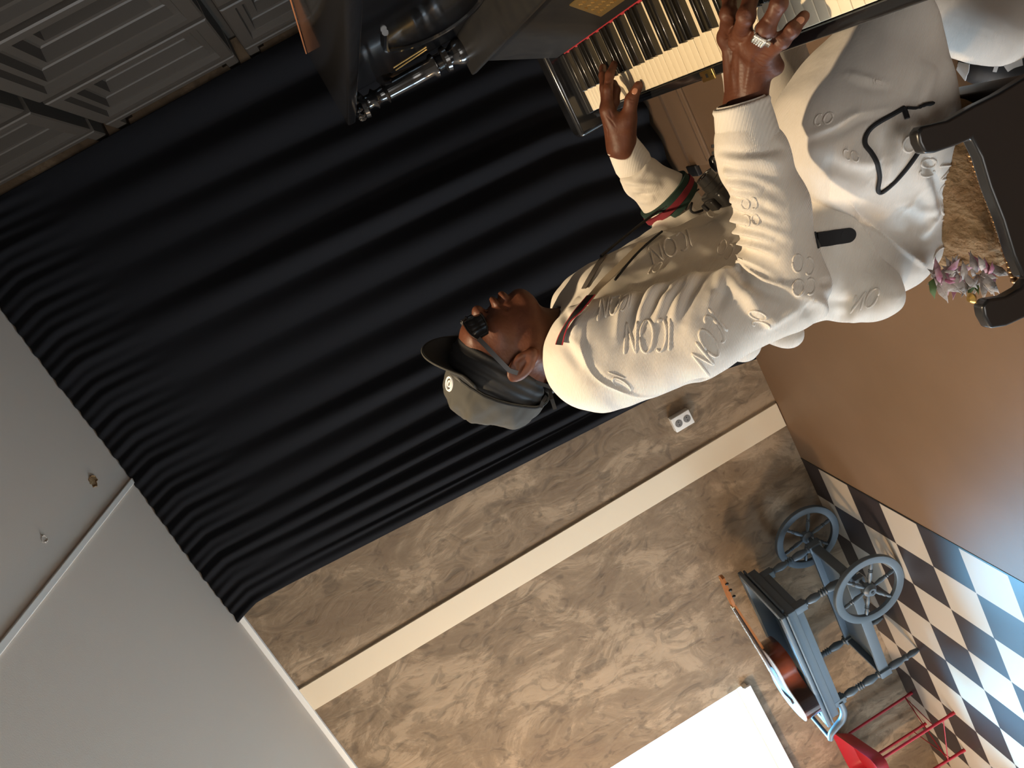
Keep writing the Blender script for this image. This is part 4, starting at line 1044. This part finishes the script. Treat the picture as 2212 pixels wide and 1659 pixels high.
# ribbed cuffs: folded knitted tubes
def cuff(p0, p1, r0, r1, stretch, seg=110):
    d = p1 - p0; L_ = np.linalg.norm(d); a_ = d / L_; u_ = np.cross(a_, [0, 1., 0]); u_ /= np.linalg.norm(u_); w_ = np.cross(a_, u_)
    prof_ = [(-.08, r0 * .84), (-.02, r0 * .90), (-.04, r0 * .98), (0.02, r0 * 1.03), (.1, r0 * 1.0), (.4, (r0 + r1) / 2), (.8, r1), (1.0, r1 * .96), (1.08, r1 * .86)]
    v = []; f = []
    for t_, r_ in prof_:
        for k in range(seg * 2):
            th = math.pi * k / seg; r2 = r_ + (.0006 if k % 2 else -.0006)
            v.append(p0 + d * t_ + (u_ * math.cos(th) + w_ * math.sin(th) * stretch) * r2)
    n = seg * 2
    for i in range(len(prof_) - 1):
        for k in range(n): f.append((i * n + k, i * n + (k + 1) % n, (i + 1) * n + (k + 1) % n, (i + 1) * n + k))
    return MB().add(v, f)
cuff(WY(1601, 226, 1.112), WY(1620, 325, 1.116), .0395, .045, 1.0).build('ribbed_cuff', 'rib_cloth', shirt, smooth=180)
cuff(WY(1343, 312, 1.71), WY(1372, 362, 1.718), .0345, .041, 1.0).build('ribbed_cuff', 'rib_cloth', shirt, smooth=180)

# webbing stripe round the left sleeve
pA = WY(1452, 420, 1.72); dA = (WY(1386, 350, 1.72) - WY(1500, 462, 1.72)); dA /= np.linalg.norm(dA)
def ring_on(tree, c, a_, R=.12, n=64):
    u_ = np.cross(a_, [0, 1., 0]); u_ /= np.linalg.norm(u_); w_ = np.cross(a_, u_); P = []; N_ = []
    for k in range(n):
        th = 2 * math.pi * k / n; o_ = u_ * math.cos(th) + w_ * math.sin(th)
        loc, nn_, i_, ds = tree.ray_cast(Vector(c + o_ * R), Vector(-o_))
        if loc is None or ds > R - .02: P.append(c + o_ * .055); N_.append(o_)
        else:
            r_ = min(R - ds, .076); P.append(c + o_ * r_); N_.append(o_)
    return P, N_
def band(c, w_, name, m_, par, off):
    def sm(cc_):
        P_, N_ = ring_on(trS, cc_, dA); r_ = np.array([np.linalg.norm(p - cc_) for p in P_]); r_ = np.maximum(r_, np.maximum(np.roll(r_, 1), np.roll(r_, -1)))
        for _ in range(5): r_ = r_ * .5 + (np.roll(r_, 1) + np.roll(r_, -1)) * .25
        return [cc_ + n_ * (x_ + .0055) for n_, x_ in zip(N_, r_)], N_
    P0, N0 = sm(c - dA * w_ / 2); P1, N1 = sm(c + dA * w_ / 2); n = len(P0); v = []; f = []
    for i in range(n):
        v += [P0[i] + N0[i] * off, P1[i] + N1[i] * off, P1[i] - N1[i] * .008, P0[i] - N0[i] * .008]
    for i in range(n):
        j = (i + 1) % n
        for k in range(4): f.append((i * 4 + k, j * 4 + k, j * 4 + (k + 1) % 4, i * 4 + (k + 1) % 4))
    return MB().add(v, f).build(name, m_, par, smooth=60)
sb = band(pA, .040, 'sleeve_stripe', 'stripe_green', shirt, .0020)
band(pA, .0135, 'red_stripe', 'stripe_red', sb, .0028)

# ---------------- tracksuit bottoms
thR = [WY(1930, 440, 1.30), WY(1872, 262, 1.235), WY(1965, 40, 1.20), WY(2030, -180, 1.19)]
lo_ = [(ell((-.485, YC, H - .785), (.145, .20, .105)), 0),
       (rcone(thR[0], thR[1], .115, .134), .05), (rcone(thR[1], thR[2], .134, .082), .04), (ell(WY(1765, 300, 1.28), (.075, .085, .07)), .05), (rcone(thR[2], thR[3], .082, .070), .03),
       (rcone((-.46, 1.52, H - .80), (-.22, 1.50, H - .82), .10, .085), .05), (rcone((-.22, 1.50, H - .82), (.06, 1.50, H - .84), .085, .070), .03),
       (ell((-.525, 1.30, H - .80), (.080, .10, .080)), .03)]
lof = union(lo_); HS = H - .882
def low_fn(P):
    d = lof(P); return -smin(-d, P[..., 2] - (HS - .02), .02)
Vt, Ft = nets(low_fn, (-.70, 1.02, H - 1.0), (.16, 1.78, H - .58), .0062)
Vt = relax(Vt, Ft, 2, .4); Vt, Ft = subdiv(Vt, Ft); Vt = relax(Vt, Ft, 1, .5)
tr0 = bvh(Vt, Ft); Nt = vnormals(Vt, Ft); q = PX(2.552, 1750, 100)
st_ = [(q([(230, 380), (320, 370), (430, 345)]), .006, .003), (q([(0, 520), (150, 470), (280, 400), (400, 380)]), .007, -.006), (q([(0, 500), (140, 445), (280, 370)]), .010, .006), (q([(210, 150), (300, 180), (420, 210)]), .007, .005), (q([(210, 170), (300, 205), (420, 235)]), .007, -.004),
       (q([(600, 640), (640, 760), (690, 900), (680, 1000)]), .012, .010), (q([(630, 620), (690, 760), (720, 900)]), .010, -.008), (q([(500, 900), (570, 980), (620, 1120)]), .012, -.008), (q([(540, 860), (600, 900), (690, 900)]), .010, .006), (q([(600, 1060), (650, 1000), (690, 940)]), .010, .008),
       (q([(200, 640), (320, 640), (370, 660)]), .014, .007), (q([(60, 640), (200, 700), (330, 760)]), .016, -.006), (q([(440, 540), (440, 640), (420, 760)]), .010, .006), (q([(470, 400), (440, 480), (450, 600)]), .010, -.005),
       (q([(600, 180), (560, 260), (540, 330)]), .012, -.005), (q([(680, 100), (640, 200), (600, 300)]), .016, .006), (q([(760, 60), (720, 250), (740, 400)]), .016, -.006), (q([(560, 380), (590, 440), (640, 470)]), .010, .007),
       (q([(500, 950), (540, 890), (620, 770)]), .004, .003)]
for i in range(16): x_ = 225 + i * 24; st_.append((q([(x_, 860 + i * 19), (x_ + 28, 905 + i * 19), (x_ + 50, 960 + i * 17)]), .0042, .0035))
Vt = displace(Vt, Nt, tr0, st_)
nz = np.array([noise.noise(Vector((p[0] * 10, p[1] * 10, p[2] * 14 + 3))) + .5 * noise.noise(Vector((p[0] * 22 + 5, p[1] * 24, p[2] * 30))) for p in Vt])
Vt = Vt + vnormals(Vt, Ft) * (nz * .0042)[:, None]
trous = to_obj('tracksuit_bottoms', Vt, Ft, 'trouser_cloth', pe); trT = bvh(Vt, Ft)
# shin, turned back under the bench, and its shoe
s0 = np.array([.03, 1.43, H - .87]); s1 = WY(2168, 70, 1.42)
Vq, Fq = nets(union([(rcone(s0, s1, .072, .068), 0), (rcone(s1, s1 + (s1 - s0) * .12, .068, .055), .01)]), np.minimum(s0, s1) - .10, np.maximum(s0, s1) + .10, .008)
h_ = (s1 - s0) / np.linalg.norm(s1 - s0)
to_obj('trouser_leg', *subdiv(Vq, Fq), 'trouser_cloth', trous)
k0 = thR[3]; k1 = np.array([.10, 1.19, .16]); Vq2, Fq2 = nets(union([(rcone(k0, k1, .072, .066), 0)]), np.minimum(k0, k1) - .10, np.maximum(k0, k1) + .10, .012); to_obj('trouser_leg', Vq2, Fq2, 'trouser_cloth', trous)
Vq2, Fq2 = nets(union([(rcone((.08, 1.19, .06), (.24, 1.18, .035), .05, .035), 0), (rcone((.09, 1.19, .12), (.09, 1.19, .06), .045, .05), .02)]), (-.02, 1.1, -.02), (.32, 1.28, .2), .008); Vq2[:, 2] = np.maximum(Vq2[:, 2], .001); to_obj('shoe', Vq2, Fq2, 'shoe_black', pe)
f0 = WY(2128, 128, 1.45); f1 = WY(2230, 150, 1.40)
Vq, Fq = nets(union([(rcone(f0, f1, .040, .050), 0), (rcone(s1, f0, .045, .040), .03)]), np.minimum(np.minimum(f0, f1), s1) - .07, np.maximum(np.maximum(f0, f1), s1) + .07, .006)
Vq, Fq = subdiv(Vq, Fq); sh = to_obj('shoe', Vq, Fq, 'shoe_black', pe); ts = bvh(Vq, Fq); q = PX(6.38, 1980, 0)
for L_, w_ in (([(1075, 990), (1120, 860), (1180, 720)], .007), ([(1220, 900), (1250, 850), (1280, 800)], .003), ([(1230, 950), (1330, 890), (1460, 850)], .014)):
    P, N_ = drape(ts, q(L_), 10)
    if len(P) > 2: MB().ribbon(P, N_, w_, .0012).build('shoe_stripe', 'shoe_white', sh)
P, N_ = drape(ts, q([(600, 1080), (640, 960), (660, 870)]), 10)
if len(P) > 2: MB().ribbon(P, N_, .030, .0015).build('shoe_sole', 'shoe_white', sh)
# ================================================================== cap, durag, sunglasses
ca = np.array([.766, 0, .643]); c0 = np.array([-.643, 0, .766]); ph = math.radians(20)
cb = math.cos(ph) * np.array([0, -1., 0]) + math.sin(ph) * c0; cc = math.cos(ph) * c0 + math.sin(ph) * np.array([0, 1., 0])
cO = np.array([-.396, YC, H - .074])
def crown(u, v):
    th = 2 * math.pi * u; el = v * math.pi / 2
    cr = math.cos(el) ** .72; hh = math.sin(el) ** .9
    f_ = math.cos(th); l_ = math.sin(th)
    n_ = noise.noise(Vector((f_ * 2.2 + 3, l_ * 2.2, v * 2.5))) * .010 * math.sin(v * math.pi) + noise.noise(Vector((f_ * 5, l_ * 5 + 9, v * 6))) * .003
    seam = -.0012 * math.exp(-((math.sin(th * 3)) / .06) ** 2) * (1 if v < .97 else 0)
    R_f = .093 if f_ > 0 else .108
    return cO + ca * ((R_f + n_ + seam) * f_ * cr - .002) + cb * ((.083 + n_ + seam) * l_ * cr) + cc * ((.090 + n_) * hh + (.012 * f_ if f_ > 0 else 0) * hh)
bcap = MB().grid(crown, 120, 30, True); cap = bcap.build('cap', 'cap_cloth', pe, smooth=180, mods=[('SOLIDIFY', dict(thickness=.002, offset=-1))])
trC = bvh(np.array(bcap.v), np.array(bcap.f))
def brim(u, v):
    th = (u * 2 - 1) * math.radians(64)
    root = ca * (.089 * math.cos(th)) + cb * (.083 * math.sin(th))
    tip_ = ca * (.089 * math.cos(th) + .058 * math.cos(th * 1.36) ** .55) + cb * (.088 * math.sin(th))
    p = root * (1 - v) + tip_ * v
    return cO + p - cc * (.026 * (math.sin(th) ** 2) * v * min(1, 2.2 * max(0, math.cos(th * 1.36)) ** .55)) + cc * .001
MB().grid(brim, 50, 16).build('brim', 'cap_under', cap, smooth=180, mods=[('SOLIDIFY', dict(thickness=.0035))])
MB().tube([brim(u, 1.0) for u in np.linspace(0, 1, 50)], .0020, 6).build('brim_edge', 'cap_cloth', cap)
MB().tube([crown(u, 0.02) for u in np.linspace(0, 1, 80)], .0022, 6, True).build('sweatband', 'cap_under', cap)
p, n_ = cast(trC, 971, 829)
if p is not None:
    u_ = cc - n_ * (n_ @ cc); u_ /= np.linalg.norm(u_); s_ = np.cross(u_, n_)
    b = MB(); cL = p - n_ * .001
    for k in range(2): b.tube([cL + n_ * .001 + (u_ * math.sin(t_) * 1.1 + s_ * math.cos(t_)) * (.0115 - k * .0065) for t_ in np.linspace(0, 2 * math.pi, 30)[:-1]], .0026 - k * .0008, 6, True)
    b.build('embroidered_emblem', 'logo_white', cap)
MB().ball(crown(0, 1.0) + cc * .001, (.006, .006, .003), np.array([ca, cb, cc]), 12, 6).build('top_button', 'cap_cloth', cap)
# durag
cr_ell = ell(hp(-.018, 0, .042), (.1005, .0765, .0875), R12)
def dur(P):
    d = cr_ell(P) + .0010 * np.sin((P[..., 2] * .8 - P[..., 0] * .5) * 420).astype(np.float32)
    line = (P[..., 2] - H) - (-.050 + .66 * (P[..., 0] + .296))
    h = (P - cO.astype(np.float32)) @ cc.astype(np.float32) - .012
    return np.maximum(np.maximum(d, -line), h)
Vd, Fd = nets(dur, ec + np.array([-.14, -.10, -.09]), ec + np.array([.11, .10, .15]), .0028)
du = to_obj('durag', Vd, Fd, 'durag_cloth', pe)
kz = WY(1190, 836, 1.40); b = MB().ball(kz, (.013, .012, .014), seg=14, rings=8); b.ball(kz + [-.006, -.006, -.010], (.010, .009, .011), seg=12, rings=8)
b.build('knot', 'durag_cloth', du)
for (q0, q1, q2) in (((1188, 842), (1192, 862), (1199, 884)), ((1180, 856), (1172, 868), (1168, 880)), ((1120, 815), (1160, 826), (1190, 836))):
    MB().ribbon([WY(*q0, 1.388), WY(*q1, 1.375), WY(*q2, 1.375)], (0, -1, .2), .007, .0015).build('tie', 'durag_cloth', du)
# sunglasses
sg_ = None
for s in (1, -1):
    def lens(u, v):
        l_ = .005 + .058 * u; tt = (u - .45) / .55
        hh = .0185 * (1 - abs(tt) ** 3.2 * .45) * (1 if u > .12 else .72 + .28 * u / .12)
        return hp(.1035 - .030 * (l_ / .063) ** 2.2, s * l_, .029 + .002 * u + (v - .5) * 2 * hh)
    o = MB().grid(lens, 18, 12).build('lens', 'glass_black', sg_ or pe, smooth=180, mods=[('SOLIDIFY', dict(thickness=.002))])
    if sg_ is None:
        o.name = 'sunglasses'; sg_ = o; ORG['sunglasses'] = ORG.get('lens', np.array(pe.location))
    rim = [lens(u, 1) for u in np.linspace(0, 1, 14)] + [lens(1, v) for v in np.linspace(1, 0, 8)[1:]] + [lens(u, 0) for u in np.linspace(1, 0, 14)[1:]] + [lens(0, v) for v in np.linspace(0, 1, 6)[1:-1]]
    MB().tube(rim, .0016, 6, True).build('rim', 'glass_black', sg_)
    tp_ = [hp(.074, s * .064, .040), hp(.060, s * .069, .036), hp(.030, s * .075, .029), hp(.000, s * .080, .021), hp(-.012, s * .080, .010)]
    MB().ribbon(tp_, [(0, -s, 0)] * 5, .0085, .0022).build('temple_arm', 'gun_metal', sg_, smooth=30)
MB().tube([hp(.1035, .006, .036), hp(.107, 0, .038), hp(.1035, -.006, .036)], .0018, 6).build('bridge', 'glass_black', sg_)

# ================================================================== raised lettering and trim on the tracksuit
def arc(cx, cy, rx, ry, a0, a1, n=14): return [(cx + rx * math.cos(math.radians(a)), cy + ry * math.sin(math.radians(a))) for a in np.linspace(a0, a1, n)]
GL = {'I': [[(.08, 0), (.08, 1)]], 'C': [arc(.30, .5, .28, .5, 55, 305)], 'O': [arc(.34, .5, .32, .5, 0, 360, 20)], 'N': [[(.04, 0), (.06, 1)], [(.06, 1), (.56, 0)], [(.56, 0), (.60, 1)]]}
ADV = {'I': .22, 'C': .62, 'O': .78, 'N': .74}
def lettering(tree, word, o_, rd, up_, r=.0030, par=None, m_='shirt_cloth', off=-.0002):
    r = r * .74
    W_ = sum(ADV[c_] for c_ in word); x_ = 0; b = MB(); k = 0
    for ch in word:
        for st0 in GL[ch]:
            pts = [(o_[0] + rd[0] * (x_ + px) / W_ + up_[0] * py, o_[1] + rd[1] * (x_ + px) / W_ + up_[1] * py) for px, py in st0]
            P, N_ = drape(tree, pts, 22 if len(pts) > 2 else 12, curve=len(pts) > 2)
            if len(P) > 3:
                b.tube([p + n_ * off for p, n_ in zip(P, N_)], [r * .55] + [r] * (len(P) - 2) + [r * .55], 8); k += 1
        x_ += ADV[ch]
    if k:
        o = b.build('raised_lettering', m_, par, smooth=180); return o
q6 = lambda x, y: (1200 + x / 2.963, 300 + y / 2.963)
v6 = lambda x, y: (x / 2.963, y / 2.963)
for w_, o_, rd, up_, r in [('ICON', (745, 1150), (-315, 25), (-8, 205), .0034), ('ICON', (985, 1075), (-125, 320), (120, 145), .0036), ('ICON', (850, 575), (-270, 130), (35, 110), .0030),
                           ('ICON', (505, 930), (-225, 90), (-25, 150), .0026), ('CO', (1660, 770), (-150, -40), (-10, 110), .0026), ('CO', (1665, 890), (-160, 20), (0, 100), .0028),
                           ('CO', (1285, 375), (-110, 10), (10, 70), .0022), ('OC', (1300, 480), (-110, 10), (10, 70), .0022), ('NO', (1920, 1000), (180, -60), (-40, 120), .0028), ('IC', (330, 1480), (60, 120), (110, 40), .0024),
                           ('CO', (1150, 690), (-90, -60), (-40, 90), .0022), ('OC', (1230, 1090), (40, 120), (110, 20), .0026), ('C', (960, 430), (60, -20), (20, 80), .0022), ('OI', (700, 780), (-90, 30), (-30, 60), .0020)]:
    lettering(trS, w_, q6(*o_), v6(*rd), v6(*up_), r, shirt)
trT = bvh(Vt, Ft)
q5 = lambda x, y: (1750 + x / 2.552, 100 + y / 2.552); v5 = lambda x, y: (x / 2.552, y / 2.552)
for w_, o_, rd, up_, r in [('ICON', (800, 960), (-10, -330), (-75, 10), .0030), ('C', (670, 1190), (60, -110), (-20, -20), .0001), ('O', (660, 1180), (85, -110), (60, 60), .0030), ('O', (500, 580), (30, -110), (75, 10), .0026),
                           ('CO', (20, 440), (110, -20), (10, -60), .0024), ('CO', (600, 720), (20, -110), (80, 0), .0026), ('IC', (350, 205), (60, 20), (-10, -30), .0018), ('CO', (190, 620), (90, 20), (-10, -55), .0020)]:
    if r > .001: lettering(trT, w_, q5(*o_), v5(*rd), v5(*up_), r, trous, 'trouser_cloth')
# black piped pocket opening with its zip pull
zp = [(520, 340), (440, 385), (350, 440), (310, 490), (305, 540), (340, 590), (370, 650), (385, 720), (375, 790), (400, 800), (470, 740), (540, 660), (590, 590), (600, 570)]
P, N_ = drape(trT, [q5(*p) for p in zp], 60)
pk = MB().tube([p + n_ * .0012 for p, n_ in zip(P, N_)], .0036, 8).build('pocket_piping', 'black_cloth', trous)
P, N_ = drape(trT, [q5(*p) for p in [(512, 340), (525, 370), (535, 400)]], 8); MB().tube([p + n_ * .002 for p, n_ in zip(P, N_)], .0038, 8).build('zip_end', 'black_cloth', pk)
P, N_ = drape(trT, [q5(*p) for p in [(530, 345), (580, 345), (625, 325), (668, 316)]], 14); MB().tube([p + n_ * .004 for p, n_ in zip(P, N_)], [.0022] * 5 + [.0015, .0028, .0022, .003, .0026, .003, .0032, .003, .002], 8).build('zip_pull', 'black_cloth', pk)
# black rounded rubber tab on the lower side of the top
tab = [(1762, 519), (1775, 517), (1790, 515), (1805, 512), (1820, 510), (1832, 508)]
P = []; N_ = []
for p_ in spline(tab, 20):
    a_, an = cast(trS, *p_); b_, bn_ = cast(trT, *p_)
    if a_ is None or (b_ is not None and np.linalg.norm(b_ - np.array(EYE)) < np.linalg.norm(a_ - np.array(EYE))): a_, an = b_, bn_
    if a_ is not None: P.append(a_); N_.append(an)
if len(P) > 3:
    nn_ = np.mean(N_, 0)
    b = MB().ribbon([p + n_ * .0006 for p, n_ in zip(P, N_)], [n_ for n_ in N_], .0255, .0022)
    a_ = P[-1] - P[-2]; a_ /= np.linalg.norm(a_); e_ = N_[-1] - a_ * (N_[-1] @ a_); e_ /= np.linalg.norm(e_)
    b.cyl(P[-1] + e_ * .0006, P[-1] + e_ * .0028, .01275, seg=28); b.build('rubber_tab', 'black_cloth', shirt)

# ================================================================== camera hanging from the neck on a striped strap
cp = WY(1566, 412, 1.36)
cm = empty('camera', (cp[0], cp[1], cp[2] - .04), 'black compact camera hanging on a cream and black neck strap against the white top', 'camera')
CB = np.array([[.80, 0, .60], [0, 1, 0], [-.60, 0, .80]]); CB = np.array([[.94, .10, .32], [-.10, .99, 0.0], [-.32, -.03, .94]])
MB().box(cp, (.034, .085, .060), CB, bev=.007).build('camera_body', 'camera_plastic', cm)
l0 = cp + CB[0] * .014 + CB[2] * .012 - CB[1] * .012
MB().lathe(l0, l0 + CB[0] * .036, [(0, .021), (.25, .021), (.27, .019), (.6, .019), (.62, .0175), (1, .0175), (1, .013), (.9, .012)], 28).build('lens_barrel', 'camera_plastic', cm)
MB().ball(l0 + CB[0] * .033, (.004, .012, .012), CB, 16, 8).build('lens_glass', 'glass_black', cm)
MB().box(cp + CB[2] * .034 - CB[1] * .004, (.022, .030, .012), CB, bev=.003).build('viewfinder', 'camera_plastic', cm)
MB().lathe(cp + CB[2] * .030 + CB[1] * .026, cp + CB[2] * .040 + CB[1] * .026, [(0, .008), (1, .008)], 16).build('dial', 'gun_metal', cm)
lg = WY(1520, 388, 1.36); MB().box(lg, (.010, .006, .018), CB, bev=.001).build('strap_buckle', 'aged_brass', cm)
for k, (x_, y_) in enumerate(((1543, 315), (1543, 330), (1546, 342))): MB().cyl(WY(x_, y_ - 3, 1.37), WY(x_, y_ + 4, 1.37), .0055 - .001 * (k % 2), seg=12).build('hinge_pin', 'gun_metal', cm)
def strap(pts, w_, name, m_, lift=.005, n=40, th=.0016, ends=None):
    P, N_ = drape(trS, pts, n)
    if len(P) < 4: return
    P = [p + n_ * lift for p, n_ in zip(P, N_)]
    P = np.array(P)
    for _ in range(6): P[1:-1] = P[1:-1] * .4 + (P[:-2] + P[2:]) * .3
    N_ = np.array(N_); 
    for _ in range(4): N_[1:-1] = N_[1:-1] * .4 + (N_[:-2] + N_[2:]) * .3
    return MB().ribbon(list(P), list(N_), w_, th).build(name, m_, cm, smooth=60), P, N_
r1_ = strap([(1262, 668), (1301, 620), (1352, 570), (1402, 520), (1453, 481), (1495, 450), (1530, 425)], .017, 'strap', 'strap_cream')
r2_ = strap([(1214, 748), (1221, 729), (1237, 700), (1257, 674), (1290, 634)], .013, 'neck_strap', 'black_cloth', .007)
r3_ = strap([(1264, 626), (1300, 565), (1350, 505), (1400, 465), (1450, 432), (1495, 405)], .013, 'strap', 'strap_grey', .003)
if r2_:
    o_, P, N_ = r2_
    for s in (-1, 1):
        L_ = []
        for i in range(len(P)):
            d = P[min(i + 1, len(P) - 1)] - P[max(i - 1, 0)]; d /= np.linalg.norm(d); sd = np.cross(d, N_[i]); sd /= np.linalg.norm(sd); L_.append(P[i] + sd * s * .0066 + N_[i] * .001)
        MB().tube(L_, .0011, 6).build('strap_piping', 'strap_red', o_)
for pts, r in (([(1330, 610), (1380, 550), (1440, 500), (1480, 462), (1498, 440), (1520, 415), (1535, 405)], .0022), ([(1300, 560), (1340, 520), (1400, 470), (1450, 438), (1475, 425), (1505, 402)], .0028), ([(1492, 440), (1490, 455), (1498, 462), (1515, 457)], .0026), ([(1480, 455), (1487, 430), (1505, 412), (1530, 410)], .0020)):
    P, N_ = drape(trS, pts, 30)
    if len(P) > 3:
        P = np.array([p + n_ * .006 for p, n_ in zip(P, N_)])
        for _ in range(3): P[1:-1] = P[1:-1] * .4 + (P[:-2] + P[2:]) * .3
        MB().tube(list(P), r, 8).build('cord', 'black_cloth', cm)
bpy.context.view_layer.update()
